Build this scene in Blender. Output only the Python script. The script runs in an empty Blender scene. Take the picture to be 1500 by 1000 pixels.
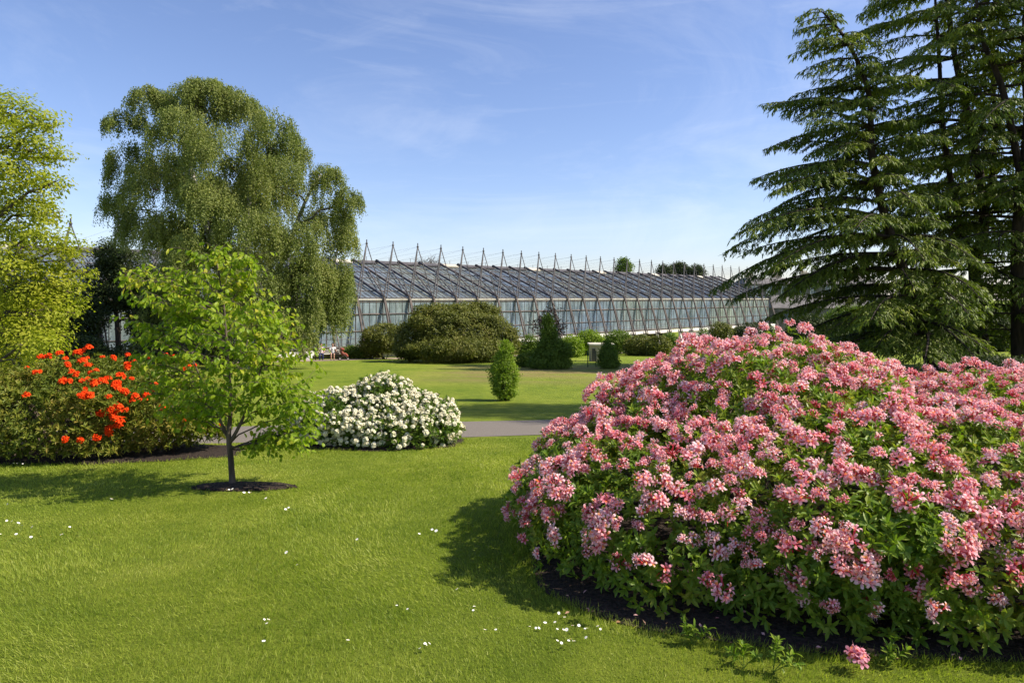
import bpy, math
import numpy as np
from math import radians as rad, sin, cos, pi
rng = np.random.default_rng(11)
sc = bpy.context.scene
col = sc.collection

# ---------------------------------------------------------------- camera, sky, sun
cam_d = bpy.data.cameras.new("camera"); cam = bpy.data.objects.new("camera", cam_d); col.objects.link(cam)
cam.location = (0, 0, 0); cam.rotation_euler = (rad(90), 0, 0)
cam_d.lens = 24; cam_d.sensor_width = 36; cam_d.shift_y = -0.042; cam_d.clip_end = 5000; cam_d.clip_start = 0.1
sc.camera = cam

SUN_EL = 44.0
sdx, sdy = 1.0, -0.07
hn = math.hypot(sdx, sdy)
SUN = np.array([sdx/hn*cos(rad(SUN_EL)), sdy/hn*cos(rad(SUN_EL)), sin(rad(SUN_EL))])
w = bpy.data.worlds.new("World"); sc.world = w; w.use_nodes = True
wt = w.node_tree; wn = wt.nodes; wl = wt.links
bg = wn["Background"]
sky = wn.new("ShaderNodeTexSky"); sky.sky_type = 'NISHITA'; sky.sun_disc = False
sky.sun_elevation = rad(SUN_EL); sky.sun_rotation = math.atan2(sdx, sdy)
sky.air_density = 1.0; sky.dust_density = 0.6; sky.ozone_density = 2.2; sky.altitude = 50
tc = wn.new("ShaderNodeTexCoord")
mp = wn.new("ShaderNodeMapping"); mp.inputs['Scale'].default_value = (1.1, 1.6, 5.5); mp.inputs['Rotation'].default_value = (0.15, 0.35, 0.2)
wl.new(tc.outputs['Generated'], mp.inputs['Vector'])
cn = wn.new("ShaderNodeTexNoise"); cn.inputs['Scale'].default_value = 2.1; cn.inputs['Detail'].default_value = 9; cn.inputs['Roughness'].default_value = 0.62; cn.inputs['Distortion'].default_value = 0.9
wl.new(mp.outputs[0], cn.inputs['Vector'])
cr = wn.new("ShaderNodeValToRGB"); cr.color_ramp.elements[0].position = 0.50; cr.color_ramp.elements[1].position = 0.80
cr.color_ramp.elements[1].color = (0.20, 0.20, 0.20, 1)
wl.new(cn.outputs['Fac'], cr.inputs['Fac'])
mx = wn.new("ShaderNodeMixRGB"); mx.inputs[2].default_value = (7.2, 7.4, 7.8, 1)
tn = wn.new("ShaderNodeMixRGB"); tn.blend_type = 'MULTIPLY'; tn.inputs[0].default_value = 1; tn.inputs[2].default_value = (1.0, 0.97, 1.12, 1)
wl.new(sky.outputs[0], tn.inputs[1]); cn2 = wn.new("ShaderNodeTexNoise"); cn2.inputs['Scale'].default_value = 1.3; cn2.inputs['Detail'].default_value = 11; cn2.inputs['Roughness'].default_value = 0.68; cn2.inputs['Distortion'].default_value = 1.6
mp2 = wn.new("ShaderNodeMapping"); mp2.inputs['Scale'].default_value = (2.2, 1.0, 4.0); mp2.inputs['Rotation'].default_value = (0.3, -0.5, 0.9); mp2.inputs['Location'].default_value = (3.1, 1.7, 0.4)
wl.new(tc.outputs['Generated'], mp2.inputs['Vector']); wl.new(mp2.outputs[0], cn2.inputs['Vector'])
cr2 = wn.new("ShaderNodeValToRGB"); cr2.color_ramp.elements[0].position = 0.47; cr2.color_ramp.elements[1].position = 0.82; cr2.color_ramp.elements[1].color = (0.13, 0.13, 0.13, 1); wl.new(cn2.outputs['Fac'], cr2.inputs['Fac'])
ca = wn.new("ShaderNodeMixRGB"); ca.blend_type = 'ADD'; ca.inputs[0].default_value = 1; wl.new(cr.outputs[0], ca.inputs[1]); wl.new(cr2.outputs[0], ca.inputs[2])
wl.new(ca.outputs[0], mx.inputs[0]); wl.new(tn.outputs[0], mx.inputs[1]); wl.new(mx.outputs[0], bg.inputs['Color'])
bg.inputs['Strength'].default_value = 0.10
sl = bpy.data.lights.new("sun", 'SUN'); sl.energy = 5.0; sl.angle = rad(0.53); sl.color = (1.0, 0.90, 0.74)
so = bpy.data.objects.new("sun", sl); col.objects.link(so)
from mathutils import Vector
so.rotation_euler = Vector(SUN).to_track_quat('Z', 'Y').to_euler(); so.location = (30, -10, 40)
sc.view_settings.view_transform = 'Standard'; sc.view_settings.look = 'None'; sc.view_settings.exposure = 0.75; sc.view_settings.gamma = 1

# ---------------------------------------------------------------- helpers
def gz(x, y):
    y = np.asarray(y, float)
    yy = np.clip(y, -30, 95)
    z = -1.7 - 0.058*yy
    return z + 0*np.asarray(x, float)
def at(px, py, Y): return np.array([(px-750)/1000*Y, Y, (437-py)/1000*Y])
def gp(px, py):
    k = (py-437)/1000.0
    Y = 1.7/(k-0.058)
    return np.array([(px-750)/1000*Y, Y, gz(0, Y)])
def nrm(a): return a/np.maximum(np.linalg.norm(a, axis=-1, keepdims=True), 1e-9)
def rdir(n):
    return nrm(rng.normal(size=(n, 3)))

class MB:
    def __init__(s): s.v = []; s.l = []; s.s = []; s.c = []; s.m = []; s.n = 0
    def add(s, v, loops, sizes, cols=None, mat=0):
        v = np.asarray(v, float).reshape(-1, 3)
        s.v.append(v); s.l.append(np.asarray(loops, np.int64)+s.n); s.s.append(np.asarray(sizes, np.int64))
        s.c.append(np.ones((len(v), 4)) if cols is None else cols)
        s.m.append(np.broadcast_to(np.asarray(mat), (len(sizes),)))
        s.n += len(v)
    def scatter(s, T, P, D, N, L, W, tint=None):
        """T = (verts k,3 in (along, across, up)), faces, optional cols"""
        n = len(P)
        if n == 0: return
        tv, tf, tcs = T
        D = nrm(D); S = nrm(np.cross(N, D)); N = np.cross(D, S)
        L = np.broadcast_to(L, (n,)); W = np.broadcast_to(W, (n,))
        v = (P[:, None, :] + tv[None, :, 0, None]*L[:, None, None]*D[:, None, :]
             + tv[None, :, 1, None]*W[:, None, None]*S[:, None, :] + tv[None, :, 2, None]*L[:, None, None]*N[:, None, :])
        k = len(tv)
        lp = np.concatenate([np.array(f) for f in tf]); sz = np.array([len(f) for f in tf])
        loops = (lp[None, :] + (np.arange(n)*k)[:, None]).ravel(); sizes = np.tile(sz, n)
        c = None
        if tcs is not None:
            c = np.tile(tcs[None], (n, 1, 1))
            if tint is not None: c = c*tint[:, None, :]
            c = np.clip(c, 0, 1).reshape(-1, 4)
        s.add(v.reshape(-1, 3), loops, sizes, c)
    def tubes(s, P, R, k=5, mat=0, cap=True):
        P = np.asarray(P, float); R = np.asarray(R, float)
        if P.ndim == 2: P = P[None]; R = np.broadcast_to(R, (1, P.shape[1]))
        n, K, _ = P.shape; R = np.broadcast_to(R, (n, K))
        T = np.gradient(P, axis=1); T = nrm(T)
        m = nrm(P[:, -1]-P[:, 0]+1e-6)
        ref = np.where(np.abs(m[:, 2:3]) < 0.8, np.array([[0, 0, 1.0]]), np.array([[1.0, 0, 0]]))[:, None, :]
        U = nrm(np.cross(T, np.broadcast_to(ref, T.shape))); V = np.cross(T, U)
        a = np.arange(k)*2*pi/k
        ring = (P[:, :, None, :] + R[:, :, None, None]*(np.cos(a)[None, None, :, None]*U[:, :, None, :] + np.sin(a)[None, None, :, None]*V[:, :, None, :]))
        idx = np.arange(n*K*k).reshape(n, K, k)
        A = idx[:, :-1]; B = idx[:, 1:]
        q = np.stack([A, np.roll(A, -1, 2), np.roll(B, -1, 2), B], -1).reshape(-1)
        sz = np.full(n*(K-1)*k, 4)
        if cap:
            c1 = idx[:, 0, ::-1].reshape(-1); c2 = idx[:, -1].reshape(-1)
            q = np.concatenate([q, c1, c2]); sz = np.concatenate([sz, np.full(2*n, k)])
        s.add(ring.reshape(-1, 3), q, sz, None, mat)
    def box(s, c, h, ax=None, mat=0):
        """centre, half sizes, axes rows"""
        c = np.asarray(c, float); h = np.asarray(h, float)
        ax = np.eye(3) if ax is None else np.asarray(ax, float)
        sg = np.array([[x, y, z] for x in (-1, 1) for y in (-1, 1) for z in (-1, 1)], float)
        v = c + (sg*h) @ ax
        f = [0, 1, 3, 2, 4, 6, 7, 5, 0, 4, 5, 1, 2, 3, 7, 6, 0, 2, 6, 4, 1, 5, 7, 3]
        s.add(v, f, [4]*6, None, mat)
    def quad(s, a, b, c, d, mat=0): s.add([a, b, c, d], [0, 1, 2, 3], [4], None, mat)
    def sphere(s, c, r, nu=10, nv=7, mat=0, col4=None):
        r = np.broadcast_to(r, (3,)); c = np.asarray(c, float)
        th = np.linspace(0, pi, nv)[1:-1]; ph = np.arange(nu)*2*pi/nu
        v = [[0, 0, 1]]+[[sin(t)*cos(p), sin(t)*sin(p), cos(t)] for t in th for p in ph]+[[0, 0, -1]]
        v = np.array(v)*r+c; f = []; sz = []
        for j in range(nu):
            f += [0, 1+j, 1+(j+1) % nu]; sz.append(3)
        for i in range(nv-3):
            for j in range(nu):
                f += [1+i*nu+j, 1+(i+1)*nu+j, 1+(i+1)*nu+(j+1) % nu, 1+i*nu+(j+1) % nu]; sz.append(4)
        e = 1+(nv-3)*nu
        for j in range(nu):
            f += [len(v)-1, e+(j+1) % nu, e+j]; sz.append(3)
        s.add(v, f, sz, None if col4 is None else np.tile(col4, (len(v), 1)), mat)
    def mesh(s, name, mats, off=(0, 0, 0), smooth=False, colors=False):
        me = bpy.data.meshes.new(name)
        v = np.concatenate(s.v)-np.asarray(off); l = np.concatenate(s.l); sz = np.concatenate(s.s)
        me.vertices.add(len(v)); me.vertices.foreach_set("co", v.astype(np.float32).ravel())
        me.loops.add(len(l)); me.loops.foreach_set("vertex_index", l.astype(np.int32))
        me.polygons.add(len(sz)); st = np.concatenate([[0], np.cumsum(sz)[:-1]])
        me.polygons.foreach_set("loop_start", st.astype(np.int32))
        me.polygons.foreach_set("use_smooth", np.full(len(sz), smooth))
        for m in (mats if isinstance(mats, (list, tuple)) else [mats]): me.materials.append(m)
        if isinstance(mats, (list, tuple)) and len(mats) > 1:
            me.polygons.foreach_set("material_index", np.concatenate(s.m).astype(np.int32))
        me.update(calc_edges=True)
        if colors:
            ca = me.color_attributes.new("Col", 'FLOAT_COLOR', 'POINT')
            ca.data.foreach_set("color", np.concatenate(s.c).astype(np.float32).ravel())
        me.validate()
        return me

ORG = {}
def props(o, label=None, cat=None, group=None, kind=None):
    if label: o["label"] = label
    if cat: o["category"] = cat
    if group: o["group"] = group
    if kind: o["kind"] = kind
def thing(name, label, cat, loc, group=None):
    o = bpy.data.objects.new(name, None); col.objects.link(o); o.location = [float(q) for q in loc]; o.empty_display_size = .2
    props(o, label, cat, group); ORG[o] = np.array(loc, float); return o
def part(name, mb, mats, parent, smooth=False, colors=False, label=None, kind=None):
    """world-coordinate mesh under a thing (or under a part)"""
    org = ORG[parent]
    me = mb.mesh(name, mats, org, smooth, colors)
    o = bpy.data.objects.new(name, me); col.objects.link(o); o.parent = parent; ORG[o] = org
    props(o, label, None, None, kind); return o
def solo(name, mb, mats, label=None, cat=None, group=None, kind=None, loc=(0, 0, 0), smooth=False, colors=False):
    me = mb.mesh(name, mats, loc, smooth, colors)
    o = bpy.data.objects.new(name, me); col.objects.link(o); o.location = [float(q) for q in loc]
    props(o, label, cat, group, kind); ORG[o] = np.array(loc, float); return o

# ---------------------------------------------------------------- materials
def newmat(name):
    m = bpy.data.materials.new(name); m.use_nodes = True
    return m, m.node_tree.nodes, m.node_tree.links, m.node_tree.nodes["Principled BSDF"]
def ramp(n, stops):
    r = n.new("ShaderNodeValToRGB"); e = r.color_ramp.elements
    while len(e) < len(stops): e.new(0.5)
    for i, (p, c) in enumerate(stops): e[i].position = p; e[i].color = (*c, 1)
    return r
def leaf_mat(name, cols, trans=0.35, rough=0.5, nscale=1.2, tcol=None, spec=0.18):
    m, n, l, b = newmat(name)
    g = n.new("ShaderNodeNewGeometry"); t = n.new("ShaderNodeTexCoord")
    nz = n.new("ShaderNodeTexNoise"); nz.inputs['Scale'].default_value = nscale; nz.inputs['Detail'].default_value = 3
    l.new(t.outputs['Object'], nz.inputs['Vector'])
    a = n.new("ShaderNodeMath"); a.operation = 'MULTIPLY_ADD'; a.inputs[1].default_value = 0.55; 
    l.new(g.outputs['Random Per Island'], a.inputs[0])
    a2 = n.new("ShaderNodeMath"); a2.operation = 'MULTIPLY_ADD'; a2.inputs[1].default_value = 1.3; a2.inputs[2].default_value = -0.42
    l.new(nz.outputs['Fac'], a2.inputs[0]); l.new(a2.outputs[0], a.inputs[2])
    k = len(cols); r = ramp(n, [(i/(k-1), c) for i, c in enumerate(cols)])
    l.new(a.outputs[0], r.inputs[0]); l.new(r.outputs[0], b.inputs['Base Color'])
    b.inputs['Roughness'].default_value = rough; b.inputs['Specular IOR Level'].default_value = spec
    tr = n.new("ShaderNodeBsdfTranslucent"); mxc = n.new("ShaderNodeMixRGB"); mxc.blend_type = 'MULTIPLY'; mxc.inputs[0].default_value = 1
    mxc.inputs[2].default_value = (*(tcol or (1.5, 1.7, 0.7)), 1)
    l.new(r.outputs[0], mxc.inputs[1]); l.new(mxc.outputs[0], tr.inputs['Color'])
    ms = n.new("ShaderNodeMixShader"); ms.inputs[0].default_value = trans
    l.new(b.outputs[0], ms.inputs[1]); l.new(tr.outputs[0], ms.inputs[2]); l.new(ms.outputs[0], n["Material Output"].inputs[0])
    return m
def noise_mat(name, c1, c2, scale=5, rough=0.8, bump=0.0, detail=6, stretch=(1, 1, 1), metal=0, spec=0.3, lo=.35, hi=.65):
    m, n, l, b = newmat(name)
    t = n.new("ShaderNodeTexCoord"); mpp = n.new("ShaderNodeMapping"); mpp.inputs['Scale'].default_value = stretch
    l.new(t.outputs['Object'], mpp.inputs[0])
    nz = n.new("ShaderNodeTexNoise"); nz.inputs['Scale'].default_value = scale; nz.inputs['Detail'].default_value = detail
    l.new(mpp.outputs[0], nz.inputs['Vector']); r = ramp(n, [(lo, c1), (hi, c2)])
    l.new(nz.outputs['Fac'], r.inputs[0]); l.new(r.outputs[0], b.inputs['Base Color'])
    b.inputs['Roughness'].default_value = rough; b.inputs['Metallic'].default_value = metal; b.inputs['Specular IOR Level'].default_value = spec
    if bump:
        bp = n.new("ShaderNodeBump"); bp.inputs['Strength'].default_value = bump; bp.inputs['Distance'].default_value = 0.05
        l.new(nz.outputs['Fac'], bp.inputs['Height']); l.new(bp.outputs[0], b.inputs['Normal'])
    return m
def petal_mat(name, trans=0.3, rough=0.6):
    m, n, l, b = newmat(name)
    a = n.new("ShaderNodeVertexColor"); a.layer_name = "Col"
    l.new(a.outputs[0], b.inputs['Base Color']); b.inputs['Roughness'].default_value = rough; b.inputs['Specular IOR Level'].default_value = 0.06
    tr = n.new("ShaderNodeBsdfTranslucent"); l.new(a.outputs[0], tr.inputs['Color'])
    ms = n.new("ShaderNodeMixShader"); ms.inputs[0].default_value = trans
    l.new(b.outputs[0], ms.inputs[1]); l.new(tr.outputs[0], ms.inputs[2]); l.new(ms.outputs[0], n["Material Output"].inputs[0])
    return m

M_bark = noise_mat("bark", (0.05, 0.038, 0.028), (0.13, 0.10, 0.075), 14, .9, .6, stretch=(1, 1, .25))
M_bark_dark = noise_mat("dark_bark", (0.018, 0.013, 0.010), (0.05, 0.036, 0.028), 6, .95, .7, stretch=(1, 1, .25))
M_birch = noise_mat("birch_bark", (0.12, 0.10, 0.08), (0.6, 0.57, 0.52), 3, .8, .3, stretch=(1, 1, 2.2))
M_mulch = noise_mat("mulch", (0.010, 0.007, 0.005), (0.055, 0.037, 0.027), 40, .95, 1.0, 8)
M_steel = noise_mat("steel", (0.06, 0.058, 0.06), (0.13, 0.12, 0.12), 2, .6, 0, metal=.2)
M_rust = noise_mat("weathered_steel", (0.07, 0.06, 0.055), (0.16, 0.13, 0.115), 1.2, .75, 0)
M_cream = noise_mat("cream_paint", (0.42, 0.38, 0.30), (0.62, 0.58, 0.48), 1.5, .7)
M_white = noise_mat("white_render", (0.62, 0.60, 0.55), (0.80, 0.78, 0.73), 1.2, .8)
M_pink = petal_mat("pink_petal", .35, .85); M_whitep = petal_mat("white_petal", .2); M_orange = petal_mat("orange_petal", .28)
L_pinkbush = leaf_mat("azalea_leaf", [(0.074, 0.135, 0.014), (0.127, 0.209, 0.022), (0.201, 0.273, 0.030), (0.297, 0.290, 0.036)], .32, .42, 1.5)
L_orange = leaf_mat("orange_azalea_leaf", [(0.074, 0.110, 0.012), (0.126, 0.160, 0.020), (0.200, 0.204, 0.030), (0.263, 0.187, 0.045)], .3, .5, 1.2)
L_white = leaf_mat("rhododendron_leaf", [(0.060, 0.115, 0.014), (0.105, 0.176, 0.024), (0.180, 0.230, 0.036)], .3, .4, 2)
L_sap = leaf_mat("sapling_leaf", [(0.102, 0.180, 0.011), (0.170, 0.255, 0.015), (0.255, 0.330, 0.022), (0.408, 0.345, 0.039)], .42, .45, 1.5)
L_yel = leaf_mat("lime_leaf", [(0.153, 0.186, 0.018), (0.235, 0.267, 0.022), (0.319, 0.335, 0.030), (0.375, 0.348, 0.045)], .42, .5, .6)
L_birch = leaf_mat("birch_leaf", [(0.087, 0.117, 0.032), (0.146, 0.181, 0.046), (0.206, 0.233, 0.061), (0.278, 0.274, 0.079)], .3, .5, .35)
L_cedar = leaf_mat("cedar_needle", [(0.046, 0.077, 0.013), (0.084, 0.123, 0.018), (0.148, 0.192, 0.022), (0.253, 0.279, 0.034)], .2, .55, .35)
L_bush = leaf_mat("bush_leaf", [(0.056, 0.072, 0.016), (0.102, 0.118, 0.022), (0.152, 0.161, 0.030), (0.193, 0.174, 0.040)], .2, .5, .8)
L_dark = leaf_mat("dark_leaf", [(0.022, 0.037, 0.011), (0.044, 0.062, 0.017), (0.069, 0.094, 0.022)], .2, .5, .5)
L_mid = leaf_mat("mid_leaf", [(0.067, 0.113, 0.015), (0.110, 0.169, 0.022), (0.168, 0.225, 0.031)], .28, .5, .8)
L_fresh = leaf_mat("fresh_leaf", [(0.108, 0.172, 0.017), (0.169, 0.243, 0.022), (0.246, 0.315, 0.033)], .35, .5, 1.2)
L_copper = leaf_mat("copper_leaf", [(0.045, 0.027, 0.022), (0.090, 0.053, 0.042), (0.135, 0.090, 0.063)], .2, .5, 1)

# ---------------------------------------------------------------- ground
def on_path(x, y):
    c = path_c(x); return np.abs(y-c) < 1.12
def path_c(x): return 12.95+0.20*np.clip(x, -30, 30)+0.008*np.minimum(x, 0)**2*0.6
BEDS = [  # centre x, y, radii, wobble
    ("pink", 3.68, 5.7, 3.56, 2.12), ("sap", -3.06, 7.78, .60, .22), ("orange", -6.3, 10.15, 2.3, 1.0), ("white", -2.1, 11.2, 1.32, .95)]
def bed_r(k, a):
    q = (np.abs(np.cos(a))**3.4+np.abs(np.sin(a))**3.4)**(-1/3.4) if k == 0 else 1.0
    if k == 0: return q*(1+.006*np.sin(9*a)+.004*np.sin(23*a))
    return q+0.02*np.sin(3*a+k)+0.025*np.sin(7*a+2*k)+0.02*np.sin(13*a+k*3)
def in_bed(x, y, grow=1.0):
    r = np.zeros(np.shape(x), bool)
    for k, (_, cx, cy, rx, ry) in enumerate(BEDS):
        a = np.arctan2((y-cy)/ry, (x-cx)/rx); q = np.hypot((x-cx)/rx, (y-cy)/ry)
        r |= q < bed_r(k, a)*grow
    return r
ys = np.concatenate([np.linspace(-30, 0, 8), np.arange(1, 30, .5), np.arange(30, 95, 2.5), [95, 100, 120, 160, 250, 400, 800, 2500]])
xs = np.concatenate([[-2500, -900, -400, -200, -120], np.arange(-80, -15, 5.), np.arange(-15, 15, .75), np.arange(15, 81, 5.), [120, 200, 400, 900, 2500]])
gx, gy = np.meshgrid(xs, ys); g = MB()
und = 0.03*np.sin(gx*.9)*np.sin(gy*.7)*0
V = np.stack([gx, gy, gz(gx, gy)+und], -1)
idx = np.arange(gx.size).reshape(gx.shape)
q = np.stack([idx[:-1, :-1], idx[:-1, 1:], idx[1:, 1:], idx[1:, :-1]], -1).reshape(-1)
g.add(V.reshape(-1, 3), q, np.full(len(q)//4, 4))

def lawn_mat():
    m, n, l, b = newmat("lawn")
    t = n.new("ShaderNodeTexCoord")
    def nz(scale, det, st=(1, 1, 1), rough=.6):
        mpp = n.new("ShaderNodeMapping"); mpp.inputs['Scale'].default_value = st; l.new(t.outputs['Object'], mpp.inputs[0])
        k = n.new("ShaderNodeTexNoise"); k.inputs['Scale'].default_value = scale; k.inputs['Detail'].default_value = det; k.inputs['Roughness'].default_value = rough
        l.new(mpp.outputs[0], k.inputs['Vector']); return k
    big = nz(.35, 3, (1, .6, 1)); mid = nz(3.5, 6); fine = nz(70, 5, rough=.8)
    r1 = ramp(n, [(.3, (0.13, 0.19, 0.018)), (.55, (0.195, 0.245, 0.028)), (.75, (0.26, 0.28, 0.05))]); l.new(big.outputs[0], r1.inputs[0])
    r2 = ramp(n, [(.3, (0.68, 0.75, .6)), (.7, (1.2, 1.15, 1.2))]); l.new(mid.outputs[0], r2.inputs[0])
    r3 = ramp(n, [(.3, (0.45, 0.5, .45)), (.7, (1.45, 1.4, 1.4))]); l.new(fine.outputs[0], r3.inputs[0])
    a = n.new("ShaderNodeMixRGB"); a.blend_type = 'MULTIPLY'; a.inputs[0].default_value = 1; l.new(r1.outputs[0], a.inputs[1]); l.new(r2.outputs[0], a.inputs[2])
    c = n.new("ShaderNodeMixRGB"); c.blend_type = 'MULTIPLY'; c.inputs[0].default_value = 1; l.new(a.outputs[0], c.inputs[1]); l.new(r3.outputs[0], c.inputs[2])
    # dry brown sward in the far lawn
    sx = n.new("ShaderNodeSeparateXYZ"); l.new(t.outputs['Object'], sx.inputs[0])
    def band(out, lo, hi, soft):
        a1 = n.new("ShaderNodeMapRange"); a1.interpolation_type = 'SMOOTHSTEP'; a1.inputs[1].default_value = lo; a1.inputs[2].default_value = lo+soft
        a2 = n.new("ShaderNodeMapRange"); a2.interpolation_type = 'SMOOTHSTEP'; a2.inputs[1].default_value = hi-soft; a2.inputs[2].default_value = hi; a2.inputs[3].default_value = 1; a2.inputs[4].default_value = 0
        l.new(out, a1.inputs[0]); l.new(out, a2.inputs[0]); mm = n.new("ShaderNodeMath"); mm.operation = 'MULTIPLY'; l.new(a1.outputs[0], mm.inputs[0]); l.new(a2.outputs[0], mm.inputs[1]); return mm
    by = band(sx.outputs[1], 23, 46, 7); bx = band(sx.outputs[0], -6, 14, 5)
    bb = n.new("ShaderNodeMath"); bb.operation = 'MULTIPLY'; l.new(by.outputs[0], bb.inputs[0]); l.new(bx.outputs[0], bb.inputs[1])
    dn = nz(.25, 5, (.7, 1.6, 1)); dr = ramp(n, [(.35, (0, 0, 0)), (.6, (.85, .85, .85))]); l.new(dn.outputs[0], dr.inputs[0])
    b2 = n.new("ShaderNodeMath"); b2.operation = 'MULTIPLY'; l.new(bb.outputs[0], b2.inputs[0]); l.new(dr.outputs[0], b2.inputs[1])
    d = n.new("ShaderNodeMixRGB"); d.inputs[2].default_value = (0.24, 0.185, 0.075, 1); l.new(b2.outputs[0], d.inputs[0]); l.new(c.outputs[0], d.inputs[1])
    l.new(d.outputs[0], b.inputs['Base Color']); b.inputs['Roughness'].default_value = .9; b.inputs['Specular IOR Level'].default_value = .1
    bp = n.new("ShaderNodeBump"); bp.inputs['Strength'].default_value = .9; bp.inputs['Distance'].default_value = .04; l.new(fine.outputs[0], bp.inputs['Height']); l.new(bp.outputs[0], b.inputs['Normal'])
    return m
solo("ground", g, lawn_mat(), kind="structure")

def strip(name, cx, hw, m, dz=.004, xs=None, kind="structure"):
    pass
px_ = np.arange(-40, 60, .5); pc = path_c(px_)
pb = MB(); wob = .02*np.sin(px_*3.1)+.015*np.sin(px_*7.7)
A = np.stack([px_, pc-1.08+wob, gz(px_, pc-1.08)+.006], -1); B = np.stack([px_, pc+1.08-wob, gz(px_, pc+1.08)+.006], -1)
n_ = len(px_); q = np.stack([np.arange(n_-1), np.arange(1, n_), np.arange(1, n_)+n_, np.arange(n_-1)+n_], -1).reshape(-1)
pb.add(np.concatenate([A, B]), q, np.full(n_-1, 4))
M_asph = noise_mat("asphalt", (0.13, 0.115, 0.10), (0.20, 0.178, 0.155), 60, .95, .3, lo=.3, hi=.7, spec=.1)
solo("path", pb, M_asph, kind="structure")
for k, (nm, cx, cy, rx, ry) in enumerate(BEDS):
    mb = MB(); a = np.linspace(0, 2*pi, 97)[:-1]; rr = bed_r(k, a)
    rings = []
    for f, dz in ((0.01, .045), (.5, .04), (.85, .03), (1.0, .006)):
        x = cx+rx*rr*f*np.cos(a); y = cy+ry*rr*f*np.sin(a); rings.append(np.stack([x, y, gz(x, y)+dz], -1))
    V = np.concatenate(rings); ii = np.arange(4*96).reshape(4, 96)
    q = np.stack([ii[:-1], ii[1:], np.roll(ii[1:], -1, 1), np.roll(ii[:-1], -1, 1)], -1).reshape(-1)
    mb.add(V, q, np.full(len(q)//4, 4))
    # bark chips
    nch = int(220*rx*ry)+80; a2 = rng.uniform(0, 2*pi, nch); r2 = np.sqrt(rng.uniform(.05, 1.0, nch)) if nm != "pink" else np.sqrt(rng.uniform(.35, 1.02, nch))
    x = cx+rx*r2*np.cos(a2); y = cy+ry*r2*np.sin(a2); P = np.stack([x, y, gz(x, y)+.045*(1-r2*.8)+.006], -1)
    T = (np.array([[-.5, -.5, 0], [.5, -.4, .05], [.45, .5, 0], [-.5, .4, .12]], float), [(0, 1, 2), (0, 2, 3)], None)
    d = rdir(nch); d[:, 2] *= .35; mb.scatter(T, P, d, np.tile([0, 0, 1.], (nch, 1)), rng.uniform(.02, .055, nch), rng.uniform(.012, .03, nch))
    solo("soil_bed", mb, M_mulch, kind="structure")

# ---------------------------------------------------------------- templates
T_LEAF = (np.array([[0, 0, 0], [.45, .5, .07], [1, 0, -.06], [.45, -.5, .07]], float), [(0, 2, 1), (0, 3, 2)], None)
T_LEAF8 = (np.array([[0, 0, 0], [.3, .42, .05], [.3, 0, .0], [.3, -.42, .05], [.68, .45, 0.02], [.68, 0, -.04], [.68, -.45, 0.02], [1, 0, -.15]], float),
           [(0, 2, 1), (0, 3, 2), (1, 2, 5, 4), (2, 3, 6, 5), (4, 5, 7), (5, 6, 7)], None)
T_NEEDLE = (np.array([[0, .3, 0], [0, -.3, 0], [.55, -.5, .02], [.55, .5, .02], [1, 0, -.12]], float), [(0, 1, 2, 3), (3, 2, 4)], None)
T_BLADE = (np.array([[0, .5, 0], [0, -.5, 0], [.55, -.4, .06], [.55, .4, .06], [1, 0, .22]], float), [(0, 1, 2, 3), (3, 2, 4)], None)

# ---------------------------------------------------------------- greenhouse
OUT = np.array([.7097, -.7045, 0]); ALG = np.array([.7045, .7097, 0]); UP = np.array([0, 0, 1.])
def NI(i): return np.array([-11.53+1.98*i, 61+1.995*i, 0.])
GW, GR, GB = 9.5, 3.75, -4.2
I0, I1 = -12, 28
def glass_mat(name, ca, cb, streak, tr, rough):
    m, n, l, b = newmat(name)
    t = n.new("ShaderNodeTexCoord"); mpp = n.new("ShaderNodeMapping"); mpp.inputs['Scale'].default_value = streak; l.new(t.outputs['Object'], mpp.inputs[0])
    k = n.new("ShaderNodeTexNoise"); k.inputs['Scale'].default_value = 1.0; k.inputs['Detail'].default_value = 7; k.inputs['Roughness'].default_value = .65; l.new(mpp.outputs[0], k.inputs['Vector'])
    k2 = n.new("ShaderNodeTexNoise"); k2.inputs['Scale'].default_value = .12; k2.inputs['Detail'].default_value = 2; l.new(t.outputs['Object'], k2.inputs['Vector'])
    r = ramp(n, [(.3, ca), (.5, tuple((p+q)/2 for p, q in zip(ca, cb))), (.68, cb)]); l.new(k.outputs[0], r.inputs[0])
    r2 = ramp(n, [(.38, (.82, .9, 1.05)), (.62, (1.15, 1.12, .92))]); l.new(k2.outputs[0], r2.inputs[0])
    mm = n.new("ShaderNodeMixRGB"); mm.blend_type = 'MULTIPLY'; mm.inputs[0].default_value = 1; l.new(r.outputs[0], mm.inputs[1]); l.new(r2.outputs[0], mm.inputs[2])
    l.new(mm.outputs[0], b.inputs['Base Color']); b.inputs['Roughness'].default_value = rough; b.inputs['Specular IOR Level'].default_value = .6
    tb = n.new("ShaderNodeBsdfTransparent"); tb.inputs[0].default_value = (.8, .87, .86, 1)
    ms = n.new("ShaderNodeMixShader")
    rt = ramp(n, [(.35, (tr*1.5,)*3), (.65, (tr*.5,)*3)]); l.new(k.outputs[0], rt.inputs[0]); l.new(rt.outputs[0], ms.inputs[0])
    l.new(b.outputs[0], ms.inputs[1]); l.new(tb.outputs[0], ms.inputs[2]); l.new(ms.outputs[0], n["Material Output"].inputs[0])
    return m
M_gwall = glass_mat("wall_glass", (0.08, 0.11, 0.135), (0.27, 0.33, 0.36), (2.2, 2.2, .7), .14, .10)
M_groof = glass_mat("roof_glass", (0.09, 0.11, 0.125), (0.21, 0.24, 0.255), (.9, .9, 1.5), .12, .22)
ghl = NI(0)+np.array([0, 0, gz(0, 61)])
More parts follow.
